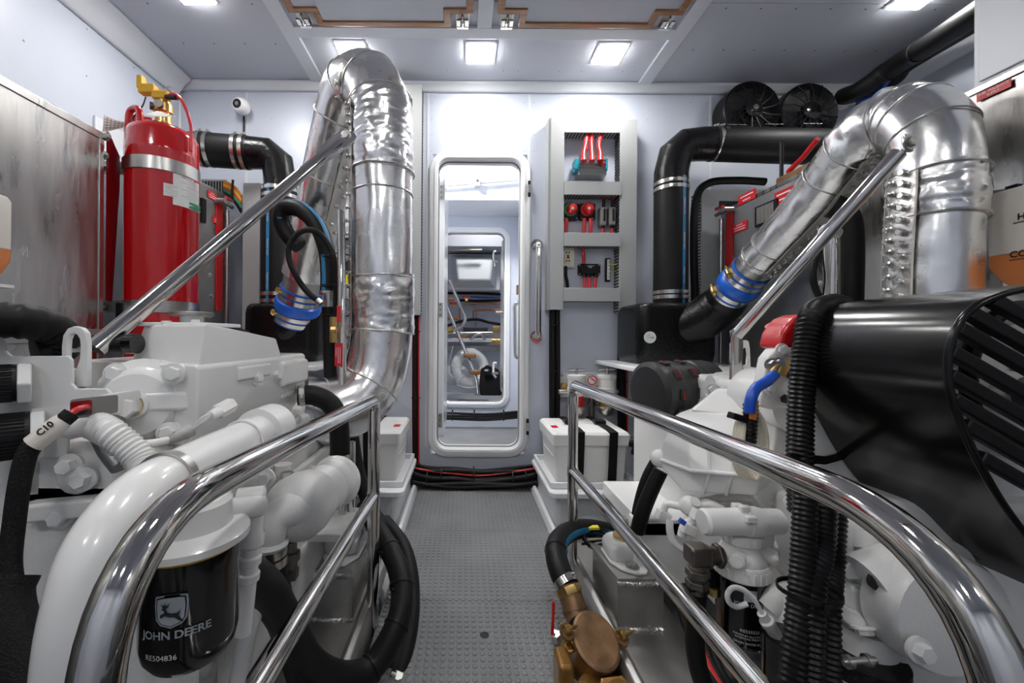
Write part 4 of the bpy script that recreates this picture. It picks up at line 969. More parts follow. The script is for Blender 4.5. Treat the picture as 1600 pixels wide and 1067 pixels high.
MB().tube(spline([C(zv+.10)+Vector((.02,-.02,0)), C(zv+.11)+Vector((.06,-.03,-.0)), C(zv+.075)+Vector((.10,-.04,0)), C(zv+.0)+Vector((.122,-.03,0)), C(zv-.10)+Vector((.124,-.03,0))], 6), .006, 10).build('pull_cable', 'redp', t)
MB().tube([C(zv+.105)+Vector((.025,-.02,0)), C(zv+.095)+Vector((.075,-.035,0))], .009, 10).build('cable_ferrule', 'blackp', t)
b = MB(); b.tube([C(zv+.13)+Vector((.035+.014*math.cos(g), -.02, .014*math.sin(g))) for g in [2*math.pi*i/16 for i in range(16)]], .0016, 6, closed=True); b.build('pull_ring', 'steel', t)
MB().tube(spline([C(zv+.12)+Vector((-.06,-.01,-.01)), C(zv+.07)+Vector((-.065,-.02,0)), C(zv+.02)+Vector((-.10,-.02,0)), C(zv+.0)+Vector((-.04,-.04,0))], 6), .0025, 8).build('seal_wire', 'blackp', t)
for k in (0, 1):
    p0 = C(ze-.015)+Vector((-.115+.05*k, -.05-.02*k, 0)); 
    pts = fillet([C(ze-.02)+Vector((-.095,-.05,0)), C(ze+.06)+Vector((-.09,-.05,0)), C(ze+.06)+Vector((-.035,-.07,0)), C(ze+.0)+Vector((-.03,-.075,0))], .03)
    if k == 0: MB().tube(pts, .011, 12).build('lifting_loop', 'red', t)
MB().prism([C(ze+.0)+Vector((-.13,.0,0)), C(ze+.085)+Vector((-.155,.02,0)), C(ze+.075)+Vector((-.07,.03,0)), C(ze+.005)+Vector((-.04,.02,0))], (0,.003,0)).build('hanging_tag', 'redp', t)
tri = [C(ze+.018)+Vector((-.10,-.002,0)), C(ze+.02)+Vector((-.06,.01,0)), C(ze+.055)+Vector((-.085,.008,0))]; MB().prism(tri, (0,.002,0)).build('tag_triangle', 'label', t)
b = MB(); rows = []
for i in range(9):
    f = i/8; p0 = P(162+f*48, 179+12*math.sin(f*2.2)*.9, 1.50+.10*f); p1 = P(160+f*48, 206-14*f+3*math.sin(f*2), 1.50+.10*f); rows += [p0, p1]
b.add(rows+[p+Vector((0,.002,0)) for p in rows], [(2*i, 2*i+1, 2*i+3, 2*i+2) for i in range(8)]+[(18+2*i, 18+2*i+2, 18+2*i+3, 18+2*i+1) for i in range(8)]); pc = b.build('inspection_card', 'paper', t)
b = MB()
for i in range(1, 8):
    f = i/8; b.tube([P(162+f*48, 180+12*math.sin(f*2.2)*.9, 1.498+.10*f), P(160+f*48, 205-14*f+3*math.sin(f*2), 1.498+.10*f)], .0008, 4)
for g in (.2, .4, .6, .8):
    b.tube([P(162+f*48, (180+12*math.sin(f*2.2)*.9)*(1-g)+(205-14*f+3*math.sin(f*2))*g, 1.498+.10*f) for f in [i/8 for i in range(9)]], .0008, 4)
b.build('card_lines', 'ink', pc)
MB().prism([C(ze+.05)+Vector((.02,-.06,0)), C(ze+.022)+Vector((.0,-.09,0)), C(ze+.012)+Vector((.06,-.095,0)), C(ze+.036)+Vector((.085,-.05,0))], (0,.001,.002)).build('folded_tag', 'paper', t)
for zz, hh in ((P(253,251,1.43).z, .045), (P(253,478,1.43).z, .042)):
    b = MB(); pts = []
    prof_o, prof_i = [], []
    for i in range(33):
        a = math.radians(-190+i*200/32) if False else math.radians(180+i*200/32)
        prof_o.append((math.cos(a), math.sin(a)))
    rows = []
    for (ca, sa) in prof_o: rows.append(Vector((c.x+ca*(r+.001), 1.55+sa*(r+.001), zz)))
    ext = [Vector((c.x-r-.075, 1.50, zz)), Vector((c.x-r-.005, 1.49, zz))]
    path = ext+rows[3:]
    vs = []
    for i, p in enumerate(path):
        tt = (path[min(i+1, len(path)-1)]-path[max(i-1, 0)]).normalized(); nn = Vector((tt.y, -tt.x, 0))
        vs += [p+Vector((0,0,-hh/2)), p+Vector((0,0,hh/2)), p+nn*.004+Vector((0,0,hh/2)), p+nn*.004+Vector((0,0,-hh/2))]
    n = len(path); b.add(vs, [(4*i+k, 4*i+(k+1) % 4, 4*i+4+(k+1) % 4, 4*i+4+k) for i in range(n-1) for k in range(4)]+[(0,1,2,3), (4*n-4, 4*n-1, 4*n-2, 4*n-3)])
    st = b.build('strap', 'steel', t)
    bolt(t, Vector((c.x-r-.05, 1.487, zz)), (0,-1,0), .010, .010, 'steel')
# labels wrapped round the cylinder
def lab_at(name, m_, px_, py_, w_, h_):
    a = math.asin(max(-.98, min(.98, (P(px_, py_, 1.43).x-c.x)/r*1.02))); nrm = Vector((math.sin(a), -math.cos(a), 0)); u = Vector((math.cos(a), math.sin(a), 0))
    p = Vector((c.x, 1.55, P(px_, py_, 1.45).z))+nrm*(r+.0006)
    return card(t, name, m_, p, u, (0,0,1), w_, h_, .0008, cyl=r+.0006), p, u, nrm
L1, p1, u1, n1 = lab_at('instruction_label', 'label', 289, 288, .115, .125)
for i in range(14):
    w_ = (.07, .085, .08, .088)[i % 4] if i > 1 else .05
    card(L1, 'print_line', 'inkg' if i not in (1, 6) else 'redl', p1+Vector((0,0,.05-i*.0062))+n1*.0012+u1*(.008-(.088-w_)*.35), u1, (0,0,1), w_, .0016, .0003, cyl=r+.0018, nseg=6)
for z_ in (-.042, -.056): card(L1, 'green_bar', 'green', p1+Vector((0,0,z_))+n1*.0012+u1*.012, u1, (0,0,1), .095, .009, .0003, cyl=r+.0018, nseg=8)
card(L1, 'red_mark', 'redl', p1+Vector((0,0,.048))+n1*.0012+u1*.03, u1, (0,0,1), .022, .010, .0003, cyl=r+.0018, nseg=4)
L2, p2, u2, n2 = lab_at('small_label', 'label', 254, 294, .05, .044)
for i in range(5): card(L2, 'print_line', 'inkg' if i != 1 else 'redl', p2+Vector((0,0,.015-i*.008))+n2*.0012-u2*(.01 if i == 1 else .002), u2, (0,0,1), .02 if i == 1 else .042, .0014, .0003, cyl=r+.0018, nseg=4)
t = thing('cylinder_bracket', 'dark red bracket plate bolted between brushed tank and red cylinder', 'bracket', (c.x-.2, 1.45, .8))
z1, z0 = P(165,208,1.42).z, P(165,470,1.42).z
MB().prism([(TXL+.002, 1.40, z0), (TXL+.002, 1.40, z1), (c.x-r+.02, 1.46, z1-.06), (c.x-r+.02, 1.46, z1-.17), (c.x-r-.005, 1.46, z0)], (0, .012, 0)).build('plate', 'redd', t, bevel=.002)
MB().bb(TXL+.004, c.x-r*.6, 1.58, 1.64, z0-.02, z1-.1).build('back_plate', 'redd', t)
MB().bb(TXL+.002, c.x-.06, 1.44, 1.56, P(0,505,1.45).z, P(0,472,1.45).z).build('cradle', 'blackp', t, bevel=.004)
bolt(t, P(167, 214, 1.395), (0,-1,0), .010, .010, 'steel'); bolt(t, P(163, 243, 1.395), (0,-1,0), .010, .010, 'steel')
MB().bb(c.x-.12, c.x+.12, 1.42, 1.68, .30, .52).build('pedestal', 'blackp', t)
sq = MB().bb(XL, XL+.012, 1.78, 2.10, 1.60, 1.78).build('access_plate', 'trimw', None, bevel=.004); tag(sq, 'blank white plate on the side wall behind the red cylinder', 'plate')
# ================================================================ OVERHEAD PIPES
def pipe(name, lab, cat, pts, r, m='rubber', raw=False, bands=()):
    pl = spline(pts, 6); t = thing(name, lab, cat, pl[0]); MB().tube(pl, r, 20).build('tube', m, t)
    for f in bands: q, d = at(pl, f); MB().lathe(q, d, [(r, -.012), (r+.004, -.012), (r+.004, .012), (r, .012)], 24, False).build('tape_band', 'blackp', t)
    return t, pl
t, pl = pipe('overhead_pipe', 'thick black lagged pipe along the deckhead ending in an open white mouth', 'pipe', PL((1316,152,2.22),(1345,140,2.12),(1400,102,1.98),(1470,58,1.72),(1540,12,1.5),(1600,-28,1.36),(1700,-100,1.16)), .045, bands=(.28, .42))
MB().cyl(P(1318,158,2.22), P(1316,161,2.205), .036, n=20).build('mouth', 'label', t)
t, pl = pipe('overhead_pipe', 'thinner black pipe below the thick lagged one, dipping behind the foil bend', 'pipe', PL((1338,155,2.25),(1370,140,2.16),(1400,122,2.08),(1414,105,2.02),(1450,82,1.92),(1530,34,1.7),(1600,-10,1.5)), .032)
MB().cyl(P(1335,152,2.25), P(1333,156,2.235), .028, n=20).build('mouth', 'label', t)
pipe('overhead_pipe', 'black pipe low along the starboard wall behind the white cabinet', 'pipe', PL((1440,128,2.3),(1480,108,2.14),(1530,83,1.98),(1600,50,1.8)), .026)
pipe('blue_cable', 'blue cable strung below the black overhead pipes', 'cable', PL((1340,158,2.2),(1366,148,2.1),(1386,128,2.04),(1394,112,1.99),(1412,96,1.93)), .011, 'bluew')
# ================================================================ STAINLESS STAYS
def stay(lab, top, bot, r, extra):
    t = thing('engine_stay', lab, 'stay', bot, 'stainless stays'); d = (top-bot).normalized()
    MB().cyl(bot, top-d*.05, r, n=24).build('rod', 'chrome', t); return t, d
top, bot = P(541, 213, 1.30), P(148, 545, .74)
t, d = stay('long polished stay from the tall foil pipe down past the red cylinder', top, bot, .0165, 0)
sd = d.cross(Vector((0,1,0))).normalized()
MB().loft([[p+sd*a+Vector((0,y,0)) for a, y in ((-w_,-h_),(w_,-h_),(w_,h_),(-w_,h_))] for p, w_, h_ in ((top-d*.15,.0155,.0155),(top-d*.07,.028,.008),(top+d*.0,.031,.005),(top+d*.022,.026,.005),(top+d*.034,.012,.005))]).build('flattened_end', 'chrome', t, bevel=.003)
bolt(t, top+Vector((0,-.005,0)), (0,-1,0), .012, .010, 'steel')
top, bend, bot = P(1405, 238, .90), P(1150, 524, 1.10), P(1150, 612, 1.10)
t = thing('engine_stay', 'polished stay from the arching foil pipe down to a flattened foot', 'stay', bot, 'stainless stays')
MB().cyl(top, bend, .0155, n=24).build('rod', 'chrome', t)
MB().loft([rrect((bot.x, bot.y, z), w_, h_, .008, (1,0,0), (0,1,0), 4) for z, w_, h_ in ((bot.z,.034,.012),(bend.z-.02,.034,.012),(bend.z+.012,.03,.022),(bend.z+.02,.016,.012))]).build('flattened_end', 'chrome', t, bevel=.002)
d = (top-bend).normalized(); MB().box(top+d*.02, (.022,.010,.04)).build('clevis', 'chrome', t, bevel=.004); bolt(t, top+d*.02+Vector((0,-.006,0)), (0,-1,0), .011, .009, 'steel')
# upright props under each pipe
t = thing('pipe_prop', 'upright stainless prop standing beside the tall foil pipe', 'prop', P(536, 812, 1.25), 'stainless pipe props')
MB().cyl(P(536, 812, 1.25), P(533, 330, 1.40), .0135, n=18).build('tube', 'chrome', t); MB().cyl(P(549, 812, 1.27), P(549, 690, 1.27), .0125, n=18).build('short_tube', 'chrome', t)
q = P(541, 813, 1.25); MB().bb(q.x-.05, q.x+.05, q.y-.03, q.y+.03, q.z-.005, q.z+.004).build('foot_plate', 'steel', t, bevel=.002)
for dx in (-.035, .032): bolt(t, q+Vector((dx,-.015,.004)), (0,0,1), .008, .009, 'steel')
t = thing('pipe_prop', 'upright stainless prop under the arching foil pipe', 'prop', P(1299, 640, 1.18), 'stainless pipe props')
MB().cyl(P(1299, 640, 1.18), P(1299, 372, 1.18), .0195, n=20).build('tube', 'chrome', t); q = P(1297, 365, 1.17); MB().cyl(q+Vector((-.02,0,.01)), q+Vector((.02,.0,-.002)), .018, n=14).build('swivel', 'steel', t)
hose('vent_hose', 'stout black hose looping up behind the polished prop', 'hose', PL((1326,480,1.24),(1328,400,1.24),(1325,350,1.24),(1314,328,1.25),(1300,322,1.26)), .034)
hose('vent_hose', 'thin black hose bowing out beside the polished prop', 'hose', PL((1296,372,1.22),(1276,400,1.21),(1270,430,1.20),(1277,458,1.2),(1290,475,1.2)), .009)
# ================================================================ GUARD RAILS
def rail(sd, lab, Yp, foot, zp, zn, yn, rb):
    X = XM+.315*sd; t = thing('guard_rail', lab, 'handrail', (X, Yp, foot), 'polished guard rails'); r = .017
    MB().tube(fillet([(X, Yp, foot), (X, Yp, zp), (X, yn, zn), (X, yn-.004, -.25)], [.045, rb], 12), r, 28).build('top_rail', 'chrome', t)
    MB().cyl((X, Yp-.012, .372), (X, .30, .395), r*.94, n=24).build('lower_rail', 'chrome', t)
    MB().cyl((X, Yp, .384), (X, Yp, .354), r*1.08, n=24).build('weld_collar', 'chrome', t)
    MB().bb(X-.02, X+.02, Yp-.02, Yp+.02, foot-.012, foot).build('foot', 'steel', t, bevel=.003)
rail(-1, 'polished guard rail around the engine beside the red cylinder', 1.17, -.05, .648, .685, .284, .13)
rail(1, 'polished guard rail around the engine with the black belt guard', 1.40, -.02, .668, .678, .276, .15)
# ================================================================ ENGINE BESIDE THE RED CYLINDER
def slab(pts, Y, th): 
    """sheet cut to a pixel outline at depth Y"""
    return MB().prism([P(x, y, Y) for x, y in pts], (0, th, 0))
EL = thing('marine_engine', 'white marine engine with thermostat cover and black oil filter', 'engine', (-.62, 1.0, .1), 'white marine engines')
MB().bb(-.88, -.45, .74, 1.6, .10, .60).build('cylinder_block', 'cast', EL, bevel=.02, seg=3)
MB().bb(-.86, -.43, .66, .76, .22, .60).build('front_cover', 'cast', EL, bevel=.02, seg=3)
MB().bb(-.445, -.425, .95, 1.35, .20, .48).build('side_plate', 'cast', EL, bevel=.008)
for y, z in ((1.0, .23), (1.0, .45), (1.15, .45), (1.3, .45), (1.3, .23)): bolt(EL, (-.425, y, z), (1,0,0), .012, .012, 'white')
# head / intake housing with sloping end
def poly(z, k=0): return [Vector((-.455+k, .70-k*.3, z)), Vector((-.452+k, 1.17, z)), Vector((-.76, 1.19, z)), Vector((-.76, .82, z)), Vector((-.655, .76, z))]
MB().loft([poly(.60, -.05), poly(.655, -.01), poly(.68), poly(.772), poly(.778, -.008)]).build('intake_housing', 'white', EL, bevel=.010, seg=3)
MB().loft([[Vector((-.462+k*.0, .715+k, z)), Vector((-.458-k*.5, 1.03-k, z-(0 if z < .79 else .028))), Vector((-.69+k, 1.05-k, z-(0 if z < .79 else .028))), Vector((-.65+k, .80+k, z))] for z, k in ((.774, 0), (.846, .014), (.85, .02))]).build('rocker_cover', 'white', EL, bevel=.008, seg=3)
MB().bb(-.64, -.50, .80, .92, .845, .853).build('cover_plate', 'white', EL, bevel=.003)
for px_, py_, Y in ((260, 507, .80), (306, 505, .82), (335, 513, .92)): bolt(EL, P(px_, py_+3, Y), (0,0,1), .009, .011, 'white', False)
q = P(300, 513, .90); MB().cyl(q+Vector((0,0,-.01)), q+Vector((0,0,.028)), .023, n=24).build('filler_neck', 'white', EL)
MB().lathe(q+Vector((0,0,.026)), (0,0,1), [(.036,0),(.043,.002),(.043,.008),(.038,.010),(.022,.009)], 28).build('filler_cap', 'steel', EL)
MB().tube(spline(PL((330,514,.95),(350,512,.97),(375,518,1.0),(395,530,1.02),(405,545,1.03)), 5), .009, 10).build('breather_hose', 'rubber', EL)
MB().tube(spline(PL((332,518,.96),(352,517,.98),(377,524,1.01),(398,536,1.03)), 5), .006, 10).build('breather_cable', 'rubber', EL)
for px_, py_, Y in ((399, 590, .80), (404, 659, .83), (455, 590, 1.03), (462, 655, 1.05), (430, 586, .95)):
    p = P(px_, py_, Y); x = -.455; bolt(EL, Vector((x, x*640/(px_-725), P(px_, py_, x*640/(px_-725)).z)), (1,-.1,.1), .012, .014, 'white')
# end shoulder and cast lettering pad
MB().bb(-.47, -.437, 1.00, 1.16, .70, .765).build('shoulder_boss', 'white', EL, bevel=.012, seg=3)
MB().bb(-.462, -.448, .82, .96, .735, .765).build('rib_boss', 'white', EL, bevel=.006)
for i in range(2):
    for k in range(9): MB().box((-.4535, 1.02+k*.0105, .690-i*.014), (.004, .006, .009)).build('cast_mark', 'white', EL, bevel=.001)
MB().bb(-.50, -.47, .72, 1.0, .60, .665).build('flange_web', 'white', EL, bevel=.01)
# thermostat cover
q = P(222, 630, .715); f = Vector((.30, -1, .06)).normalized()
MB().lathe(q, f, [(.078,-.03),(.078,-.004),(.070,.0),(.064,.004),(.060,.016),(.052,.026),(.026,.031),(.024,.031)], 44).build('thermostat_cover', 'white', EL, ang=30)
MB().lathe(q+f*.028, f, [(.024,0),(.023,.010),(.018,.014)], 28).build('cover_boss', 'white', EL)
bolt(EL, q+f*.041+Vector((-.002,0,-.002)), f, .0165, .02, 'white', False)
MB().lathe(q+f*.041, f, [(.019,0),(.0175,.003)], 20, False).build('sealant_ring', 'brass', EL)
u = f.cross(Vector((0,0,1))).normalized()
uu = Vector((f.y*-1, f.x, 0)).normalized(); uu = uu if uu.x > 0 else -uu
MB().box(q+f*.018+uu*.05+Vector((0,0,.004)), (.075,.03,.032), Matrix((uu, -f, uu.cross(-f))).transposed()).build('cover_arm', 'white', EL, bevel=.006)
for px_, py_ in ((181, 584), (271, 584), (263, 676), (186, 672)):
    p = P(px_, py_, .70); MB().cyl(p+Vector((0,.03,0)), p+Vector((0,.004,0)), .017, n=20).build('bolt_boss', 'white', EL); bolt(EL, p, f, .0125, .014, 'white')
# temperature sender and its plug
a, c = P(200, 628, .665), P(162, 633, .635); MB().loft([rrect(p, w_, w_, .006, (.5,.86,0), (0,0,1), 3) for p, w_ in ((a, .036), (a.lerp(c,.5), .034), (c, .028))]).build('sender_body', 'plasw', EL, bevel=.003)
d = (c-a).normalized(); pl_ = MB().loft([rrect(p, w_, w_, .004, (.5,.86,0), (0,0,1), 2) for p, w_ in ((c-d*.004, .030), (c+d*.026, .030))]).build('sender_plug', 'mgrey', EL, bevel=.002)
MB().loft([rrect(p, w_, w_, .003, (.5,.86,0), (0,0,1), 2) for p, w_ in ((c+d*.024, .022), (c+d*.029, .022))]).build('plug_seal', 'redd', pl_)
MB().tube(spline([c+d*.02, P(133,636,.60), P(120,640,.585), P(108,648,.575)], 5), .0042, 10).build('sender_wire', 'redp', EL); MB().tube(spline([c+d*.02+Vector((0,0,-.008)), P(135,642,.60), P(120,646,.59), P(106,652,.58)], 5), .0038, 10).build('sender_wire', 'blackp', EL)
a, c = P(112, 646, .578), P(98, 658, .57); MB().cyl(a, c, .0105, n=14).build('wire_boot', 'braid', EL)
a, c = P(101, 655, .572), P(52, 694, .555); hs = MB().lathe(a, c-a, [(.0105,0),(.0125,.006),(.013,(c-a).length)], 20).build('cable_marker', 'tankw', EL)
dd = (c-a).normalized(); vv = Vector((0,-1,0)); vv = (vv-dd*vv.dot(dd)).normalized(); text('C10', -dd, vv.cross(-dd)*-1 if False else (-dd).cross(vv)*-1, a.lerp(c,.42)+vv*.0128, .012, 'ink', EL, bold=.0005)
MB().tube(spline([c, P(40,715,.55), P(30,760,.545), P(22,820,.54), P(16,880,.53), P(22,930,.52)], 8), .0115, 16).build('braided_cable', 'braid', EL)
# front bracket plate with two black round connectors
slab([(-60,500),(-15,502),(4,522),(7,549),(16,556),(106,556),(111,562),(112,600),(118,607),(166,607),(173,615),(173,646),(108,650),(103,712),(96,716),(-60,716)], .655, .006).build('connector_bracket', 'white', EL, bevel=.002)
slab([(-60,716),(60,716),(62,770),(112,778),(112,800),(50,830),(45,895),(-60,895)], .66, .006).build('lower_bracket', 'white', EL, bevel=.002)
slab([(18,722),(58,722),(58,772),(24,776),(18,770)], .657, .002).build('bracket_window', 'mottled', EL)  # flat grey patch in place of the open cut-out
for cx_, cy_, rr in ((44, 597, .028), (64, 676, .034)):
    q = P(cx_, cy_, .645); dv = Vector((-.75, -.8, 0)).normalized()
    MB().lathe(q, dv, [(rr*1.25,-.004),(rr*1.25,.012)], 6).build('connector_nut', 'white', EL, bevel=.003)
    cn = MB().lathe(q+dv*.012, dv, [(rr*1.03,0),(rr*1.03,.006),(rr,.008),(rr,.045),(rr*.86,.05),(rr*.86,.09),(rr*.8,.1)], 36).build('connector', 'blackp', EL, ang=25)
    for k in range(36):
        g = 2*math.pi*k/36; uq, vq, _ = _basis(dv); p = q+dv*.034+(uq*math.cos(g)+vq*math.sin(g))*rr
        inst('grip', lambda b: b.box((0,0,0), (.0026,.0026,.034)), 'grip_rib', 'blackp', cn, p, dv)
# lifting eye
q = P(116, 550, .67); out = [P(x, y, .67) for x, y in [(96,605),(96,540),(98,524),(105,513),(116,509),(127,512),(134,520),(136,535),(136,575),(136,605)]]
inn = [P(x, y, .67) for x, y in [(104,575),(104,545),(105,530),(108,523),(114,521),(120,523),(124,530),(125,540),(124,560),(118,576)]]
MB().ring(out, inn, (0, .010, 0)).build('lifting_eye', 'white', EL, bevel=.002)
# coolant elbow pipe
cp = spline(PL((108,1150,.375),(118,1067,.38),(132,960,.385),(160,858,.405),(218,780,.452),(290,736,.53),(370,695,.645),(418,672,.735)), 8)
MB().tube(cp, .0325, 36).build('coolant_pipe', 'white', EL)
for fr, w_ in ((.66, .012), (.885, .012)):
    q, d = at(cp, fr); MB().lathe(q, d, [(.033,-w_/2),(.0362,-w_/2),(.0362,w_/2),(.033,w_/2)], 40, False).build('pipe_clamp', 'steel' if fr < .7 else 'white', EL)
q, d = at(cp, .885); MB().box(q+Vector((.032,-.022,-.015)), (.016,.02,.034)).build('clamp_lug', 'white', EL, bevel=.003)
MB().lathe(at(cp,1)[0], at(cp,1)[1], [(.044,-.03),(.044,.02)], 30).build('pipe_socket', 'white', EL)
corr(spline(PL((100,668,.68),(135,661,.65),(165,672,.62),(195,694,.62),(222,722,.62),(232,760,.60)), 8), .0205, .0072, .07, 18).build('corrugated_duct', 'plasw', EL)
MB().tube(spline(PL((160,682,.63),(172,705,.63),(190,728,.625)),5), .015, 14).build('duct_lining', 'alu2', EL)
corr(spline(PL((228,800,.55),(212,830,.54),(196,868,.53),(182,905,.52)), 8), .017, .0065, .08, 16).build('corrugated_duct', 'mgrey', EL)
MB().tube(spline(PL((285,688,.685),(262,688,.66),(240,692,.64),(205,694,.645)),6), .006, 10).build('sensor_lead', 'plasw', EL)
MB().cyl(P(300,672,.69), P(262,690,.66), .011, .007, 14).build('lead_boot', 'mottled', EL)
MB().cyl(P(362,632,.73), P(340,644,.70), .013, n=6).cyl(P(342,643,.70), P(328,650,.68), .010, .008, 12).build('pressure_sensor', 'white', EL)
for i in range(3): MB().tube(spline(PL((330,646+i*2,.68),(316,652+i*4,.675),(304,664+i*2,.68)),4), .002, 6).build('sensor_wire', 'plasw', EL)
# lower front castings
MB().bb(-.72, -.50, .66, .74, .54, .64).build('pump_casting', 'cast', EL, bevel=.02, seg=3)
MB().ball(P(128,742,.67), .03).build('casting_knob', 'cast', EL)
for px_, py_, Y in ((110, 727, .655), (97, 806, .65), (132, 748, .65)): bolt(EL, P(px_, py_, Y), (.2,-1,.1), .013, .018, 'white')
MB().box(P(110, 790, .66), (.12,.05,.03), Matrix.Rotation(-.1,3,'Y')).build('bracket_arm', 'cast', EL, bevel=.006)
MB().bb(-.80, -.42, .67, .72, .18, .55).build('timing_cover', 'mottled', EL, bevel=.02)
MB().tube(spline(PL((200,905,.5),(150,960,.5),(60,990,.5),(0,1010,.5)),5), .024, 20).build('lower_pipe', 'white', EL)
# oil filter
fx, fy, fr_ = -.339, .512, .053; F = lambda z: Vector((fx, fy, z))
of = MB().lathe(F(.432), (0,0,1), [(.03,0),(.043,.004),(.0505,.016),(fr_,.03),(fr_,.112),(fr_*1.02,.116),(fr_*1.02,.136)], 48).build('oil_filter', 'blackg', EL, label='black spin-on oil filter', ang=30)
MB().lathe(F(.568), (0,0,1), [(fr_*1.04,0),(fr_*1.06,.002),(fr_*1.04,.004)], 48, False).build('gasket', 'yellow', of)
MB().lathe(F(.571), (0,0,1), [(.058,0),(.0655,.004),(.0655,.012),(.058,.018),(.046,.022),(.045,.05),(.040,.056),(.022,.058),(.016,.064)], 44).build('filter_head', 'white', EL, ang=30)
bolt(EL, F(.634), (0,0,1), .013, .014, 'white')
MB().cyl(F(.60)+Vector((.02,.02,0)), P(405, 790, .60), .0155, n=20).cyl(P(372,782,.60), P(413,777,.61), .0175, n=20).build('oil_gallery', 'white', EL)
MB().lathe(P(398,785,.605), P(380,985,.60)-P(398,785,.605), [(.015,0),(.015,.04),(.018,.045),(.018,.06),(.0135,.065),(.0135,.075),(.0165,.078),(.0165,.088),(.013,.09),(.013,.10),(.016,.103),(.016,.112),(.0125,.115),(.012,.19)], 20).build('oil_line', 'white', EL)
MB().tube(spline(PL((365,935,.60),(362,970,.60),(372,985,.61)),5), .008, 10).build('drain_lug', 'white', EL)
cf = MB().lathe(P(408,905,.68), P(370,1067,.70)-P(408,905,.68), [(.013,0),(.015,.02),(.0135,.04),(.0155,.06),(.0135,.1),(.0145,.14),(.0135,.2)], 18).build('lagged_line', 'plasw', EL)
# emblem and printing on the filter
n_ = Vector((.30,-1,0)).normalized(); u_ = Vector((1,.30,0)).normalized(); 
def onf(x, z): a = x/fr_; return F(z)+(u_*math.sin(a)+n_*math.cos(a))*(fr_+.0006)
def wrap(pts, name, m_, off=0):
    c0 = sum((Vector((x, z)) for x, z in pts), Vector((0,0)))/len(pts)
    b = MB(); 
    for rr in (0,):
        vs = [onf(x, z)+n_*off for x, z in pts]; b.add(vs, [list(range(len(vs)))])
    return b.build(name, m_, of, flat=True)
sh = [(-.016,.020),(-.010,.0215),(0,.022),(.010,.0215),(.016,.020),(.0168,.010),(.0155,-.006),(.011,-.012),(0,-.016),(-.011,-.012),(-.0155,-.006),(-.0168,.010)]
EX, EZ = -.003, .516
# split into vertical strips so that the emblem follows the curved can
def strips(pts, name, m_, off):
    from mathutils.geometry import tessellate_polygon
    vs = [Vector((x+EX, z+EZ, 0)) for x, z in pts]; tr = tessellate_polygon([vs]); b = MB()
    b.add([onf(v.x, v.y)+n_*off for v in vs], [list(t_) for t_ in tr]); return b.build(name, m_, of, flat=True)
strips(sh, 'emblem_plate', 'inkg', .0012); strips([(x*.9, (z-.003)*.9+.003) for x, z in sh], 'emblem_field', 'blackg', .0016); strips([(x*.84, (z-.003)*.84+.003) for x, z in sh], 'emblem_inner', 'inkg', .0020)
deer = [(-.010,.0012),(-.0108,-.002),(-.0095,-.003),(-.006,-.0005),(-.001,-.0025),(.0035,-.003),(.008,-.0075),(.0118,-.0095),(.0125,-.0085),(.010,-.0055),(.008,-.0015),(.0092,.002),(.0098,.006),(.0086,.003),(.006,.0015),(.001,.0015),(-.003,.003),(-.0045,.007),(-.002,.010),(-.0012,.014),(-.0028,.0112),(-.0052,.0105),(-.0055,.0145),(-.007,.0105),(-.010,.0125),(-.0078,.0085),(-.0095,.006),(-.0065,.0055),(-.0062,.0025)]
strips(deer, 'emblem_deer', 'ink', .0024)
text('JOHN DEERE', u_, (0,0,1), F(.4915)+n_*fr_, .0125, 'inkg', of, 'lettering', cyl=fr_, depth=.0012, bold=.0003)
nq = (n_-u_*.28).normalized(); text('RE504836', Vector((-nq.y, nq.x, 0)), (0,0,1), F(.4665)+nq*fr_, .0085, 'inkw', of, 'lettering', cyl=fr_, depth=.0012)
# raw-water end cap with elbow
A, B = P(524, 752, 1.03), P(462, 795, .83); d = (B-A).normalized(); L = (B-A).length
MB().lathe(A, d, [(.050,-.015),(.062,-.010),(.064,.0),(.062,.006),(.056,.012),(.055,.06),(.057,.064),(.057,.075),(.055,.08),(.055,L*.72)], 40).build('exchanger_tube', 'white', EL, ang=30)
MB().lathe(A, d, [(.055,L*.60),(.062,L*.66),(.067,L*.85),(.066,L*1.0),(.055,L*1.12),(.03,L*1.2),(.012,L*1.21)], 40).build('exchanger_cap', 'castg', EL)
MB().loft([[Vector((q.x, q.y, q.z)) for q in rrect(P(447,760,.86)+Vector((0,0,dz)), w_, w_, .008, (1,0,0), (0,1,0), 3)] for dz, w_ in ((-.05,.07),(.0,.040),(.012,.034))]).build('cap_boss', 'castg', EL); bolt(EL, P(448, 749, .86), (0,0,1), .014, .016, 'steel')
ep = spline(PL((472,795,.82),(450,797,.80),(431,810,.785),(423,832,.78),(421,854,.78)), 7); MB().tube(ep, .030, 28, rf=lambda f_: .036-.007*min(1, f_*2)).build('exchanger_elbow', 'castg', EL)
q, dq = at(ep, .93); MB().lathe(q, dq, [(.031,-.008),(.035,0),(.031,.008)], 28, False).build('elbow_bead', 'castg', EL)
MB().lathe(P(455,845,.83), P(452,905,.83)-P(455,845,.83), [(.012,0),(.012,.02),(.019,.022),(.019,.04),(.014,.042),(.014,.055),(.018,.057),(.018,.075)], 6).build('drain_fitting', 'dsteel', EL)
MB().prism([(-.44, .80, .60), (-.40, .80, .60), (-.40, .80, .50), (-.44, .80, .46)], (0, .012, 0)).build('mount_ear', 'white', EL, bevel=.004); bolt(EL, P(415, 747, .795), (0,-1,0), .013, .012, 'white')
MB().cyl(P(443,725,.98), P(443,745,.98), .02, n=24).build('plug_boss', 'white', EL)
MB().bb(-.43, -.30, 1.12, 1.3, .262, .285).build('side_bracket', 'white', EL, bevel=.004)
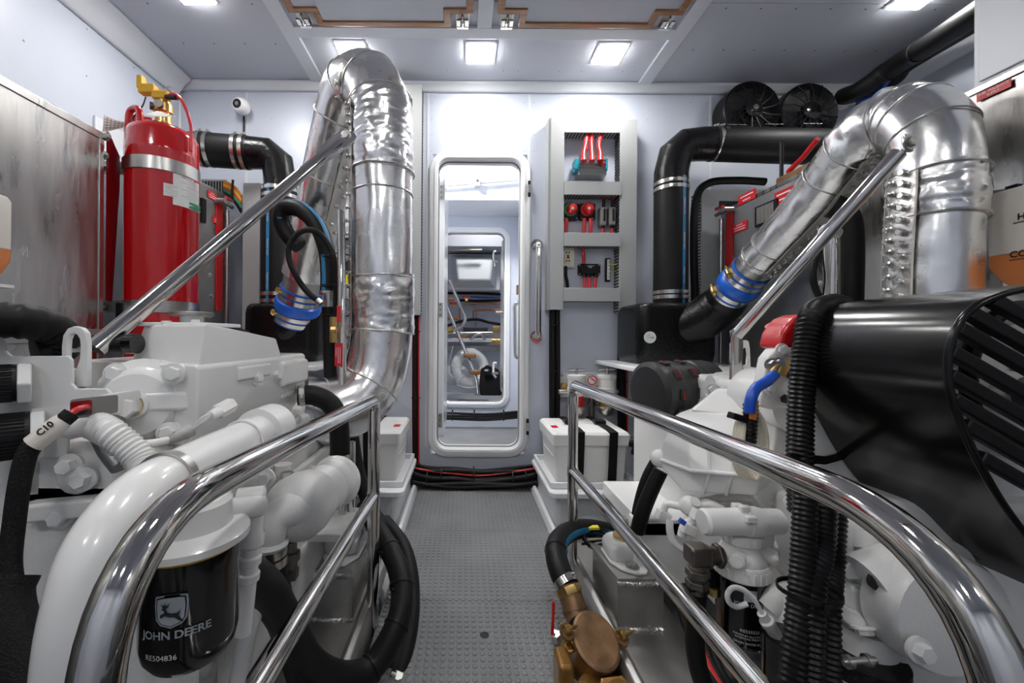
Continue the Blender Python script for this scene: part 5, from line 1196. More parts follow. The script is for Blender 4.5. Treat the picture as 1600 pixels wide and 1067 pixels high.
MB().bb(-.43, -.42, 1.0, 1.3, .10, .27).build('bracket_web', 'white', EL, bevel=.004)
# ---- hoses around this engine
t, pl = hose('cooling_hose', 'black hose dropping from the clamped cast elbow behind the lower rail', 'hose', PL((421,850,.78),(423,895,.785),(436,950,.80),(458,1010,.83),(480,1080,.86)), .030)
for fr in (.05, .14): q, d = at(pl, fr); clamp(t, q, d, .030, .016, (-1,-.6,.2))
t, pl = hose('cooling_hose', 'short black hose with clamp beside the foot of the foil pipe', 'hose', PL((466,618,1.10),(490,618,1.11),(515,630,1.12),(528,655,1.12),(531,690,1.12),(531,716,1.12)), .0265)
q, d = at(pl, .06); clamp(t, q, d, .0265, .014); q, d = at(pl, .97); clamp(t, q, d, .0265, .014)
t, pl = hose('looped_hose', 'thick black hose swinging in a deep loop below the lower rail', 'hose', PL((372,898,.63),(396,903,.66),(420,925,.70),(448,972,.76),(484,1034,.83),(531,1057,.90),(578,1045,.96),(614,990,1.01),(628,940,1.07),(621,885,1.15),(592,830,1.27),(570,790,1.36)), .030)
for fr in (.55, .66, .77, .86):
    q, d = at(pl, fr); MB().lathe(q, d, [(.031,-.003),(.0325,-.003),(.0325,.003),(.031,.003)], 24, False).box(q+Vector((-.015,-.03,.004)), (.010,.010,.010)).build('cable_tie', 'blackp', t)
t, pl = hose('looped_hose', 'outer black hose beside the walkway ending in a clamped bronze tail', 'hose', PL((600,815,1.42),(628,852,1.33),(640,895,1.25),(642,945,1.17),(636,995,1.10),(622,1045,1.03),(613,1075,1.0)), .026)
q, d = at(pl, .90); clamp(t, q, d, .0265, .02)
q = at(pl, 1)[0]; d = at(pl, 1)[1]; MB().cyl(q-d*.02, q+d*.06, .03, n=8).build('hose_tail', 'bronze2', t)
hose('prop_hose', 'black hose falling behind the upright prop to the battery platform', 'hose', PL((548,660,1.5),(556,720,1.48),(566,760,1.46),(583,800,1.44),(600,822,1.42)), .024)
corr(spline(PL((-60,505,.62),(-10,500,.63),(40,503,.65),(80,512,.68),(96,532,.70),(86,548,.70),(55,554,.68)), 8), .0275, .016, .05, 18).build('bypass_hose', 'rubber', EL, label='black ribbed bypass hose')
MB().tube(spline(PL((100,531,.74),(135,536,.75),(170,537,.76),(202,537,.77)), 6), .0155, 18).build('bypass_hose', 'rubber', EL); q = P(200, 537, .77); MB().cyl(q, q+Vector((.018,0,0)), .019, n=18).build('hose_collar', 'blackg', EL)
MB().box(P(108,545,.70), (.02,.02,.012)).build('hose_clip', 'steel', EL)
t = thing('braided_loom', 'fat black braided loom hanging beside the white coolant elbow', 'loom', P(40, 900, .5)); MB().tube(spline(PL((20,900,.50),(8,930,.49),(14,975,.48),(40,1030,.47),(75,1090,.46)), 8), .026, 22).build('sleeve', 'braid', t)
# blue dipstick loop and valve column by the muffler
t, pl = hose('vent_hose', 'thick black blue-striped hose arching over beside the foil pipe', 'hose', PL((468,385,1.62),(448,365,1.62),(438,340,1.61),(446,325,1.60),(470,328,1.58),(495,352,1.55),(510,390,1.53),(514,430,1.52),(513,460,1.52)), .031, stripe=(.3, .016))
q, d = at(pl, .99); clamp(t, q, d, .031, .014)
t, pl = hose('vent_hose', 'slim black hose looping over the blue-striped hose', 'hose', PL((500,473,1.45),(475,450,1.45),(455,415,1.45),(452,385,1.45),(470,362,1.45),(494,362,1.45),(515,385,1.45),(524,420,1.45),(525,470,1.46),(524,530,1.47)), .0105)
q, d = at(pl, .02); MB().cyl(q, q-d*.02, .012, n=10).build('ferrule', 'steel', t)
t = thing('vent_valve', 'valve column with red lever and red tag beside the foil pipe', 'valve', P(522, 600, 1.48))
MB().cyl(P(514,458,1.50), P(515,495,1.50), .02, n=20).cyl(P(515,470,1.50), P(515,478,1.50), .025, n=8).build('hose_tail', 'steel', t)
MB().cyl(P(513,480,1.50), P(520,690,1.5), .024, n=16).build('stand_pipe', 'rubber', t)
MB().cyl(P(521,495,1.30), P(521,535,1.30), .012, n=8).cyl(P(518,515,1.295), P(526,515,1.295), .012, n=8).build('valve_body', 'brass', t)
MB().fbox(526, 477, 532, 503, 1.28, 1.287).build('lever', 'redp', t, bevel=.002)
c_ = MB().fbox(523, 536, 535, 572, 1.28, 1.283).build('hanging_tag', 'redl', t); text('WARNING', (0,0,1), (-1,0,0), P(525.5,550,1.2795), .006, 'inkw', t)
for x in (528.5, 531.5): card(t, 'print_line', 'inkw', P(x,555,1.2795), (0,0,1), (-1,0,0), .05, .0015, .0004)
for y in (400, 447, 493, 527): MB().lathe(P(526,y,1.42), (0,0,1), [(.05,-.002),(.052,-.002),(.052,.002),(.05,.002)], 20, False).build('cable_tie', 'blackp', t)
# ---- engine bed and rubber mount
def bed(sd, lab, y0, dome_y, mounts):
    t = thing('engine_bed', lab, 'engine bed', (mx(.49, sd), 1.2, -.30), 'aluminium engine beds')
    MB().prism([(mx(x, sd), y0, z) for x, z in ((.375,-.3),(.375,.045),(.385,.062),(.40,.066),(.415,.045),(.42,.018),(.62,.018),(.62,-.3))], (0, 1.62-y0, 0)).build('bearer', 'bed', t, bevel=.004)
    x0, x1 = mx(.432, sd), mx(.562, sd)
    MB().bb(x0, x1, dome_y-.09, dome_y+.13, .018, .148).build('mount_box', 'bed', t, bevel=.002)
    MB().prism([(x0, dome_y-.093, .148), (x1, dome_y-.093, .148), (x1, dome_y+.14, .148), (mx(.41, sd), dome_y+.14, .148)], (0, 0, .012)).build('top_plate', 'bed', t, bevel=.003)
    for z in (.02, .146):
        pts = [Vector((x0+(x1-x0)*i/30, dome_y-.094-.002*math.sin(i*2.3), z+.0015*math.sin(i*1.9))) for i in range(31)]
        MB().tube(pts, .0065, 8, rf=lambda f_: .0062+.0016*math.sin(f_*130)).build('weld_bead', 'weld', t)
    m = thing('engine_mount', lab.replace('aluminium engine bed', 'white rubber engine mount'), 'engine mount', (mx(.49, sd), dome_y, .16), 'white engine mounts')
    c = Vector((mx(.49, sd), dome_y, .1605))
    MB().prism([c+Vector((a, b_, 0)) for a, b_ in ((-.055,-.02),(-.035,-.06),(.0,-.082),(.03,-.078),(.06,-.03),(.06,.06),(-.055,.06))], (0,0,.008)).build('base_flange', 'white', m, bevel=.003)
    MB().loft([rrect(c+Vector((0,.02,z)), w_, w_*.9, .022, (1,0,0), (0,1,0), 5) for z, w_ in ((.008,.104),(.03,.11),(.044,.106),(.056,.09),(.06,.08))]).build('dome', 'white', m, bevel=.003)
    bolt(m, c+Vector((.0,-.05,.009)), (0,0,1), .013, .012, 'steel'); MB().cyl(c+Vector((0,.02,.058)), c+Vector((0,.02,.068)), .03, n=24).build('washer', 'brass', m); MB().cyl(c+Vector((0,.02,.066)), c+Vector((0,.02,.12)), .014, n=14).build('stud', 'steel', m)
    return t
bed(-1, 'aluminium engine bed under the engine beside the red cylinder', .45, 1.26, 1)
bed(1, 'aluminium engine bed beside the bronze strainer', .45, 1.23, 1)
# ================================================================ ENGINE WITH THE BLACK BELT GUARD
ER = thing('marine_engine', 'white marine engine with air filter, fuel filter and belt guard', 'engine', (.95, 1.0, .1), 'white marine engines')
MB().bb(.66, 1.20, .62, 1.6, .12, .58).build('cylinder_block', 'cast', ER, bevel=.02, seg=3)
MB().bb(.70, 1.20, .80, 1.5, .58, .72).build('cylinder_head', 'cast', ER, bevel=.02, seg=3)
# intake cover: faceted casting with a rib round it
ring = lambda pts: [P(x, y, Y) for x, y, Y in pts]
r0 = ring([(1026,722,.98),(1066,768,.90),(1180,776,.80),(1198,760,.80),(1270,760,.86),(1270,740,1.2),(1100,700,1.3)])
r1 = ring([(1027,716,.98),(1078,735,.885),(1188,744,.785),(1206,735,.79),(1280,735,.86),(1280,715,1.2),(1100,690,1.3)])
r2 = ring([(1050,652,.99),(1072,664,.93),(1190,690,.83),(1215,680,.83),(1285,670,.90),(1280,640,1.2),(1110,635,1.28)])
r3 = ring([(1062,644,1.00),(1095,645,.97),(1190,655,.88),(1215,650,.88),(1285,640,.92),(1280,618,1.2),(1130,620,1.25)])
MB().loft([r0, r1, r2, r3]).build('intake_cover', 'white', ER, bevel=.005, seg=2)
rib = [p+Vector((0,-.003,0)) for p in r1[:4]]; MB().tube(rib, .0045, 8).build('cover_rib', 'white', ER)
for f_ in (.3, .62):
    MB().tube([r0[1].lerp(r0[2], f_)+Vector((0,-.002,0)), r1[1].lerp(r1[2], f_)+Vector((0,-.002,0)), r2[1].lerp(r2[2], f_)+Vector((0,-.001,0))], .0035, 8).build('cover_rib', 'white', ER)
MB().ball(P(1031,716,.985), .022).build('cover_boss', 'white', ER)
MB().loft([ring([(1075,642,1.0),(1185,655,.9),(1225,650,.92),(1225,625,1.15),(1110,622,1.2)]), ring([(1120,606,1.02),(1182,612,.93),(1220,612,.94),(1220,603,1.12),(1135,602,1.16)])]).build('intake_plenum', 'white', ER, bevel=.008, seg=3)
bolt(ER, P(1134,640,.97), (-.3,-1,.5), .013, .015, 'white'); bolt(ER, P(1115,610,1.05), (-.6,-1,.2), .012, .012, 'steel')
MB().cyl(P(1110,606,1.16), P(1240,606,1.14), .036, n=28).build('intake_pipe', 'white', ER)
MB().bb(P(1125,0,1.1).x, P(1180,0,1.1).x, 1.06, 1.16, P(0,626,1.1).z, P(0,612,1.1).z).build('stay_pad', 'white', ER, bevel=.004)
for dx in (-.035, .035): bolt(ER, P(1150,612,1.09)+Vector((dx,-.005,.004)), (0,0,1), .008, .008, 'steel')
out = [P(x,y,1.14) for x,y in [(1157,600),(1157,545),(1160,535),(1165,531),(1170,533),(1172,545),(1173,570),(1173,600)]]; inn = [P(x,y,1.14) for x,y in [(1161,570),(1160,555),(1161,546),(1163,543),(1166,543),(1168,546),(1169,555),(1167,570)]]
MB().ring(out, inn, (0,.008,0)).build('lifting_eye', 'white', ER, bevel=.0015)
# block side seen below the cover
MB().prism(PL((1190,720,.80),(1250,790,.80),(1235,830,.80),(1205,815,.80),(1175,770,.80)), (0,.04,0)).build('cover_bracket', 'cast', ER, bevel=.006)
MB().cyl(P(1228,783,.79), P(1236,784,.76), .013, n=18).cyl(P(1222,793,.79), P(1228,795,.775), .012, n=6).build('drain_plug', 'white', ER)
MB().tube(spline(PL((1095,783,.92),(1130,778,.88),(1180,778,.82),(1215,790,.80)),6), .008, 12).build('fuel_line', 'plasw', ER)
for i, pts in enumerate(([(1036,800,.9),(1042,788,.9),(1058,790,.89),(1085,792,.88),(1110,788,.86),(1130,796,.85)], [(1046,812,.88),(1048,835,.87),(1058,852,.86),(1075,860,.85),(1098,858,.84)], [(1065,838,.86),(1070,822,.86),(1085,812,.85),(1098,808,.84)], [(1200,815,.80),(1215,818,.79),(1218,840,.79),(1217,860,.78),(1228,880,.78),(1238,890,.78)])):
    MB().tube(spline(PL(*pts),6), .0075 if i != 2 else .009, 12).build('painted_lead', 'plasw', ER)
for px_, py_, Y in ((1036,806,.9),(1076,826,.85),(1092,806,.84)): MB().box(P(px_,py_,Y), (.028,.022,.022), Matrix.Rotation(.4,3,'Y')).build('lead_plug', 'plasw', ER, bevel=.003)
MB().box(P(1066,815,.84), (.012,.008,.010), Matrix.Rotation(.6,3,'Y')).build('lead_tag', 'bluew', ER)
for k, (px_, py_) in enumerate(((1078,790),(1108,795))): MB().ball(P(px_,py_,.88), .022).cyl(P(px_,py_,.88), P(px_+10,py_-6,.86), .010, n=10).build('injector_fitting', 'white', ER)
# fuel filter
fc = P(1158, 880, .76); fx2, fy2 = fc.x, .76; G = lambda py_: Vector((fx2, fy2, P(1158, py_, .72).z))
d = Vector((1,.05,.0)).normalized()
MB().lathe(P(1096,815,.74), (1,.02,0), [(.006,0),(.020,.001),(.0235,.006),(.0235,.078),(.026,.08),(.026,.102),(.0235,.104),(.0235,.112),(.022,.113),(.022,.142),(.018,.146)], 30).build('priming_pump', 'plasw', ER, ang=30)
for g in (-.6, .2, 1.0): MB().box(P(1160,815,.74)+Vector((0,math.sin(g)*-.026,math.cos(g)*.026)), (.018,.012,.012)).build('pump_lug', 'plasw', ER, bevel=.003)
MB().cyl(G(836), G(850), .014, n=16).build('pump_neck', 'plasw', ER)
MB().lathe(G(863), (0,0,1), [(.031,0),(.033,.002),(.033,.016),(.029,.019)], 36).build('locking_ring', 'plasw', ER)
for k in range(22): g = 2*math.pi*k/22; inst('lk', lambda b: b.box((0,0,0),(.0022,.0022,.014)), 'ring_rib', 'plasw', ER, G(854)+Vector((.0335*math.cos(g),.0335*math.sin(g),0)), (0,0,1), g)
MB().lathe(G(892), (0,0,1), [(.040,0),(.041,.008),(.034,.02),(.028,.032),(.027,.036)], 36).build('filter_head', 'plasw', ER)
for a_, l_ in ((-2.3, .052), (-.5, .05)): 
    dv = Vector((math.cos(a_), math.sin(a_), 0)); MB().cyl(G(878)+dv*.02, G(878)+dv*l_, .013, n=18).lathe(G(878)+dv*l_, dv, [(.011,0),(.011,.004)], 6).build('head_port', 'plasw', ER)
MB().lathe(G(915), (0,0,1), [(.0435,0),(.0455,.002),(.0455,.022),(.042,.027)], 44).build('filter_collar', 'plasw', ER)
for k in range(26): g = 2*math.pi*k/26; inst('lk2', lambda b: b.box((0,0,0),(.003,.003,.018)), 'collar_rib', 'plasw', ER, G(908)+Vector((.0455*math.cos(g),.0455*math.sin(g),.004)), (0,0,1), g)
ff = MB().lathe(G(1022), (0,0,1), [(.03,0),(.038,.003),(.041,.010),(.041,.135)], 40).build('fuel_filter', 'blackg', ER, label='black fuel filter canister with white print')
n2_ = Vector((-.25,-.97,0)).normalized(); u2_ = Vector((.97,-.25,0)).normalized()
for s_, py_, h_ in (('JOHN DEERE', 947, .0085), ('RE525523', 988, .0075), ('MAXIMUM ALLOWABLE', 995, .0048), ('WORKING PRESSURE', 999.5, .0048), ('DRAIN WATER DAILY', 1007, .0052)):
    text(s_, u2_, (0,0,1), G(py_)*1.0+n2_*.041+u2_*.006*0, h_, 'inkw', ff, cyl=.041, depth=.0008)
card(ff, 'emblem_plate', 'inkg', G(932)+n2_*.0415, u2_, (0,0,1), .02, .02, .0008, cyl=.0418)
dp = spline(PL((1178,935,.66),(1162,922,.66),(1146,918,.66),(1137,928,.66),(1140,942,.66),(1152,948,.66),(1167,943,.66)), 6)
MB().tube(dp, .0042, 10).tube(PL((1178,935,.66),(1192,960,.66)), .0035, 10).build('dipstick', 'plasw', ER)
MB().lathe(P(1190,958,.66), P(1250,1050,.66)-P(1190,958,.66), [(.007,0),(.0075,.012),(.011,.014),(.011,.022),(.0095,.024),(.0105,.12)], 16).build('dipstick_tube', 'plasw', ER)
MB().cyl(P(1218,960,.70), P(1260,960,.74), .028, n=24).build('pump_housing', 'plasw', ER)
MB().tube(spline(PL((1200,950,.72),(1215,935,.72),(1240,930,.73)),5), .022, 18).build('pump_inlet', 'plasw', ER)
MB().lathe(P(1228,1110,.66), (0,0,1), [(.03,0),(.034,.01),(.034,.12)], 30).build('second_filter', 'blackg', ER)
# steel fittings on the fuel feed
el = fillet(PL((1128,868,.74),(1092,868,.74),(1090,925,.74)), .02)
MB().tube(el, .016, 18).build('feed_elbow', 'dsteel', ER)
for a_, c_, r_ in ((P(1118,868,.74),P(1126,868,.74),.0215), (P(1104,868,.74),P(1110,868,.74),.019), (P(1090,888,.74),P(1090,900,.74),.021), (P(1089,905,.74),P(1089,916,.74),.02)): MB().cyl(a_, c_, r_, n=6).build('feed_nut', 'dsteel', ER, bevel=.002)
MB().box(P(1090,866,.735), (.038,.036,.034)).build('feed_block', 'dsteel', ER, bevel=.006)
t, pl = hose('fuel_hose', 'black fuel hose dropping from steel fittings behind the lower rail', 'hose', PL((1089,910,.74),(1087,960,.75),(1086,1010,.76),(1096,1060,.76),(1120,1110,.75)), .0165)
MB().box(P(1110,905,.78), (.02,.02,.05)).build('feed_sensor', 'blackp', ER, bevel=.003); MB().cyl(P(1116,918,.77), P(1116,930,.77), .009, n=8).build('sensor_nut', 'brass', ER)
# alternator housing and plates
MB().lathe(Vector((P(1254,640,.84).x, 1.0, P(1254,632,.84).z)), (0,-1,0), [(.05,0),(.066,.02),(.068,.05),(.068,.10),(.072,.105),(.072,.125),(.068,.13),(.066,.165),(.05,.175)], 40).build('alternator_housing', 'white', ER, ang=30)
MB().prism(PL((1186,635,.80),(1200,560,.80),(1212,545,.80),(1262,540,.80),(1262,640,.80),(1205,640,.80)), (0,.03,0)).build('alternator_plate', 'white', ER, bevel=.004)
MB().prism(PL((1262,540,.70),(1262,700,.70),(1250,715,.70),(1245,690,.70),(1250,560,.70)), (0,.006,0)).build('plate_flange', 'white', ER, bevel=.003)
MB().prism(PL((1257,585,.725),(1330,585,.725),(1530,850,.725),(1530,960,.725),(1257,745,.725)), (0,.012,0)).build('guard_backplate', 'white', ER, bevel=.003)
for px_, py_, m_ in ((1222,547,'white'),(1205,607,'white'),(1235,586,'slot'),(1226,623,'slot')): bolt(ER, P(px_,py_,.795), (0,-1,0), .009, .006 if m_ == 'white' else .002, m_, m_ == 'white')
MB().prism(PL((1203,577,.795),(1213,565,.795),(1237,565,.795),(1226,588,.795)), (0,-.003,0)).build('terminal_card', 'gold', ER)
for px_, py_ in ((1206,570),(1215,569)): bolt(ER, P(px_,py_,.788), (-.2,-1,.1), .009, .012, 'steel')
MB().cyl(P(1215,574,.78), P(1208,588,.77), .009, n=12).build('cable_lug', 'brass', ER)
MB().tube(spline(PL((1210,585,.77),(1198,596,.76),(1182,606,.75),(1174,622,.74),(1171,645,.74)), 7), .0095, 14).build('alternator_cable', 'bluew', ER)
MB().tube(spline(PL((1180,625,.745),(1178,640,.745),(1176,655,.745)), 5), .006, 10).build('alternator_lead', 'orange', ER)
MB().lathe(P(1232,555,.86), Vector((-.35,-.1,.6)), [(.03,-.05),(.038,-.02),(.034,.02),(.022,.06),(.018,.075)], 24).build('terminal_boot', 'redp', ER)
MB().prism(PL((1216,545,.80),(1222,520,.80),(1240,497,.80),(1262,488,.80),(1262,545,.80)), (0,.06,0)).build('terminal_cover', 'redp', ER, bevel=.010, seg=3)
# lower castings seen inside the rail bend
MB().bb(P(1310,0,.66).x, P(1560,0,.66).x, .66, .80, P(0,960,.66).z, P(0,800,.66).z).build('front_casting', 'cast', ER, bevel=.02, seg=3)
MB().lathe(P(1420,870,.66), (0,-1,0), [(.075,0),(.07,.02),(.055,.03),(.05,.05)], 36).build('pump_bowl', 'cast', ER)
MB().cyl(P(1400,880,.62), P(1350,905,.62), .03, .036, 28).build('pump_branch', 'cast', ER)
MB().lathe(P(1480,960,.58), (0,-1,0), [(.085,-.04),(.085,0),(.08,.01),(.03,.014)], 40).build('crank_cover', 'cast', ER)
bolt(ER, P(1325,885,.645), (0,-1,0), .016, .012, 'white'); MB().cyl(P(1352,835,.66), P(1352,860,.65), .02, .014, 20).build('casting_knob', 'cast', ER)
bolt(ER, P(1435,1015,.56), (0,-1,.1), .012, .014, 'white'); MB().ball(P(1348,945,.64), .016).build('casting_knob', 'cast', ER)
MB().prism(PL((1305,945,.62),(1340,955,.62),(1362,975,.62),(1420,985,.62),(1420,997,.62),(1345,990,.62),(1303,960,.62)), (0,.06,0)).build('outlet_flange', 'white', ER, bevel=.004); bolt(ER, P(1348,980,.615), (0,-.5,-1), .011, .01, 'white')
MB().cyl(P(1350,975,.66), P(1345,1075,.66), .042, n=32).build('outlet_neck', 'plasw', ER)
MB().lathe(P(1368,905,.605), (0,-1,0), [(.014,0),(.014,.006),(.009,.008)], 20).build('oil_plug', 'slot', ER)
MB().lathe(P(1330,885,.655), (0,-1,0), [(.026,0),(.026,.006),(.022,.009)], 28).build('plug_boss', 'cast', ER)
MB().prism(PL((1310,905,.65),(1370,905,.65),(1392,950,.65),(1360,975,.65),(1308,950,.65)), (0,-.02,0)).build('casting_web', 'cast', ER, bevel=.008, seg=3)
t = thing('cooling_hose', 'large black hose with a wide bolted clamp below the rail bend', 'hose', P(1348,1080,.66))
MB().cyl(P(1350,1022,.64), P(1350,1180,.64), .052, n=36).build('tube', 'rubber', t); b_ = MB().lathe(P(1350,1046,.64), (0,0,1), [(.0525,-.022),(.055,-.022),(.055,.0),(.0525,.0)], 40, False).build('wide_clamp', 'band', t)
MB().cyl(P(1316,1034,.585), P(1368,1031,.585), .005, n=10).cyl(P(1322,1034,.585), P(1329,1034,.585), .009, n=10).cyl(P(1352,1032,.585), P(1359,1032,.585), .009, n=10).build('clamp_bolt', 'steel', t)
text('TRIDENT', (1,0,0), (0,0,1), P(1352,1062,.585), .011, 'ink', t, cyl=.055, depth=.001)
# ---- black belt guard (sheet with a slatted front)
BG = thing('belt_guard', 'glossy black sheet-metal belt guard with diagonal slats', 'guard', (.8, .6, .5))
YG0, YG1 = .50, .715
front = [(1700,440),(1600,452),(1560,462),(1525,478),(1498,505),(1484,540),(1480,575),(1484,612),(1498,655),(1530,725),(1575,800),(1640,880),(1720,960)]
fp = spline([P(x, y, YG0) for x, y in front], 5)
vs = []; th = .004; n = len(fp)
back = [Vector((p.x, YG1, p.z)) for p in fp]
nr = []
for i in range(n):
    tt = (fp[min(i+1,n-1)]-fp[max(i-1,0)]).normalized(); nr.append(Vector((tt.z,0,-tt.x)))
rows = [fp, back, [p+q*th for p, q in zip(back, nr)], [p+q*th for p, q in zip(fp, nr)]]
b = MB(); b.add([p for r_ in rows for p in r_], [(k*n+i, k*n+i+1, ((k+1) % 4)*n+i+1, ((k+1) % 4)*n+i) for k in range(4) for i in range(n-1)]); b.build('sheet', 'guard', BG, ang=50)
MB().tube(fp, .0045, 10).build('front_edge', 'guard', BG); MB().tube(back, .003, 8).build('back_edge', 'guard', BG)
for i, (xa_, ya_, l_) in enumerate(((1548,468,300),(1512,488,300),(1494,512,300),(1482,548,300),(1480,585,300),(1484,622,300),(1503,662,300),(1528,712,260))):
    p0 = P(xa_, ya_, YG0+.006); dv = Vector((1, 0, -.56)).normalized()
    MB().box(p0+dv*(l_/640*YG0/2), (l_/640*YG0, .014, .0165), Matrix.Rotation(math.atan(.56), 3, 'Y')).build('slat', 'blackp', BG, bevel=.003)
for px_, py_ in ((1370,545),(1365,533),(1388,626)): rivet(BG, P(px_,py_,.60), (-1,-.3,.2), .003)
# pulleys and belt behind the slats
pq = P(1560, 610, .60); MB().lathe(pq, (0,-1,0), [(.095,-.05),(.095,-.02),(.088,-.01),(.088,.0),(.095,.01),(.095,.02),(.07,.02),(.03,.012),(.028,.03),(.012,.034)], 48).build('pulley', 'white', ER, ang=30)
MB().lathe(pq+Vector((0,-.03,0)), (0,-1,0), [(.024,0),(.024,.012),(.02,.016),(.008,.018)], 24).build('pulley_nut', 'dsteel', ER)
MB().bb(P(1500,0,.66).x, P(1760,0,.66).x, .655, .665, P(0,860,.66).z, P(0,500,.66).z).build('accessory_plate', 'cast', ER, bevel=.006)
MB().lathe(P(1640,560,.58), (0,-1,0), [(.05,-.03),(.05,0),(.035,.004)], 32).build('pulley', 'alu2', ER)
pts = [P(1600,480,.575), P(1660,500,.575), P(1690,560,.575), P(1650,690,.575), P(1570,690,.575), P(1520,640,.575), P(1515,560,.575), P(1550,500,.575)]
MB().tube(spline(pts, 6, True), .010, 8, closed=True).build('drive_belt', 'rubber', ER)
# ---- air filter
d = P(1000,613,1.27)-P(1106,604,1.34); d.normalize(); c0 = P(1096, 605, 1.33); 
AF = thing('air_filter', 'dark grey ribbed air filter canister with slots and clasp', 'air filter', c0, None)
prof = [(.07,-.03),(.084,-.02),(.088,0),(.088,.035),(.091,.04),(.091,.06),(.088,.065),(.090,.12),(.093,.125),(.093,.145),(.089,.15),(.086,.175),(.093,.18),(.093,.2),(.078,.21),(.03,.215)]
MB().lathe(c0, d, prof, 44).build('canister', 'dgrey', AF, ang=25)
uq, vq, _ = _basis(d)
for h_ in (.085, .145):
    for g in [2*math.pi*k/9 for k in range(9)]:
        nn = uq*math.cos(g)+vq*math.sin(g); tt = d.cross(nn); p = c0+d*(h_+.012)+nn*.0905
        MB().box(p, (.034,.020,.006), Matrix((tt, d, nn)).transposed()).build('slot', 'slot', AF, bevel=.003)
        MB().box(p+nn*.0015, (.030,.005,.005), Matrix((tt, d, nn)).transposed()).build('slot_mesh', 'redd', AF)
nn = Vector((.1,-1,-.15)); nn = (nn-d*nn.dot(d)).normalized(); q = c0+d*.05+nn*.093
ck = MB().box(q-d*.02, (.014,.14,.004), Matrix((d.cross(nn), d, nn)).transposed()).build('clasp', 'steel', AF, bevel=.001)
MB().box(q+nn*.004+d*.02, (.018,.03,.008), Matrix((d.cross(nn), d, nn)).transposed()).build('clasp_lever', 'chrome', ck, bevel=.002)
MB().cyl(c0-d*.03, P(1135,604,1.22), .045, n=28).build('outlet', 'white', AF)
# ---- corrugated conduits and cable coils
def conduit(lab, pts, r, ties=()):
    pl = spline(PL(*pts), 10); t = thing('corrugated_conduit', lab, 'conduit', pl[-1], 'black corrugated conduits'); corr(pl, r, .0075, .07, 14).build('tube', 'corr', t); return t, pl
conduit('black corrugated conduit rising in front of the white alternator housing', ((1290,478,.74),(1275,485,.72),(1266,505,.70),(1258,560,.69),(1252,620,.685),(1250,690,.68),(1250,740,.68),(1252,800,.68)), .0185)
conduit('black corrugated conduit curled behind the top of the belt guard', ((1255,560,.78),(1262,505,.78),(1280,482,.78),(1305,475,.79),(1322,485,.80),(1326,510,.80)), .019)
t, pl = conduit('corrugated conduit nearest the fuel filter below the polished rail', ((1258,770,.62),(1256,850,.60),(1252,920,.58),(1244,1000,.56),(1236,1085,.54)), .0155)
t, pl = conduit('middle corrugated conduit of three below the polished rail', ((1288,775,.63),(1284,850,.61),(1272,900,.585),(1266,970,.565),(1262,1085,.55)), .0165)
q, dd = at(pl, .62); MB().lathe(q+Vector((.004,.01,0)), (0,.1,1), [(.036,-.003),(.038,-.003),(.038,.003),(.036,.003)], 20, False).box(q+Vector((-.004,-.034,0)), (.01,.008,.012)).build('cable_tie', 'blackp', t)
conduit('corrugated conduit nearest the white castings below the polished rail', ((1305,800,.65),(1300,880,.635),(1294,950,.60),(1292,1085,.575)), .0155)
t = thing('strap_band', 'black strap band round the conduit and white back plate', 'strap', P(1280,710,.66)); MB().prism(PL((1236,708,.655),(1290,713,.69),(1325,705,.715),(1325,716,.715),(1290,726,.69),(1236,722,.655)), (0,.004,0)).build('band', 'blackg', t)
t = thing('cable_coil', 'small coil of cream cable tied over the intake cover', 'cable')  if False else thing('cable_coil', 'small coil of cream cable tied over the intake cover', 'cable', P(1165, 700, .78))
for k in range(5):
    pts = PL((1162+k*1.5,644-k,.785),(1151+k*.8,662,.78),(1147+k*1.2,700,.775),(1150+k*2,730,.78),(1164+k*2,744,.78),(1180+k*1.4,718,.775),(1183+k*1.3,682,.78),(1175+k*1.4,652,.785))
    MB().tube([p+Vector((0,-.004*k,0)) for p in spline(pts, 5, True)], .0042, 8, closed=True).build('turn', 'cream', t)
MB().box(P(1153,652,.765), (.03,.02,.012), Matrix.Rotation(.3,3,'Y')).build('cable_tie', 'blackp', t, bevel=.002)
conduit('short corrugated conduit sleeve holding the blue alternator cable', ((1173,632,.76),(1172,660,.765),(1170,690,.77),(1168,705,.775)), .012)
# ---- bilge clutter
t, pl = hose('bilge_hose', 'black hose falling between battery box and intake cover, darker and stouter', 'hose', PL((1032,735,1.15),(1018,765,1.15),(1004,800,1.15),(996,830,1.16)), .020)
hose('bilge_hose', 'slimmer black hose beside the stout one by the battery box', 'hose', PL((1022,722,1.22),(1010,745,1.22),(1000,775,1.22),(992,812,1.23)), .013)
t = thing('wire_bundle', 'green and yellow wires curling beside the battery box', 'wires', P(1030, 700, 1.5))
for k in range(4): MB().tube(spline(PL((1022+k*2,712,1.5),(1022+k*2,698-k,1.5),(1030,690-k,1.5),(1040-k,698,1.5),(1042-k,712,1.5)),5), .005, 8).build('wire', 'green' if k < 3 else 'ygrn', t)
t = thing('bilge_pipework', 'shadowed black pipe run behind the battery box', 'pipes', P(1010, 760, 1.6))
for k in range(4): MB().tube(spline(PL((985+k*4,690+k*12,1.75),(1012+k*4,700+k*14,1.7),(1030,735+k*10,1.6),(1040,790+k*8,1.5)),6), .022, 14).build('pipe', 'rubber', t)
MB().cyl(P(1002,792,1.4), P(1018,780,1.4), .02, n=12).build('union', 'copper', t)
sh_ = MB().fbox(1000, 812, 1120, 840, 1.18, 1.5).build('engine_foot', 'white', ER, bevel=.006)
MB().bb(.50, .70, 1.18, 1.24, .12, .30).build('engine_foot_web', 'white', ER, bevel=.006)
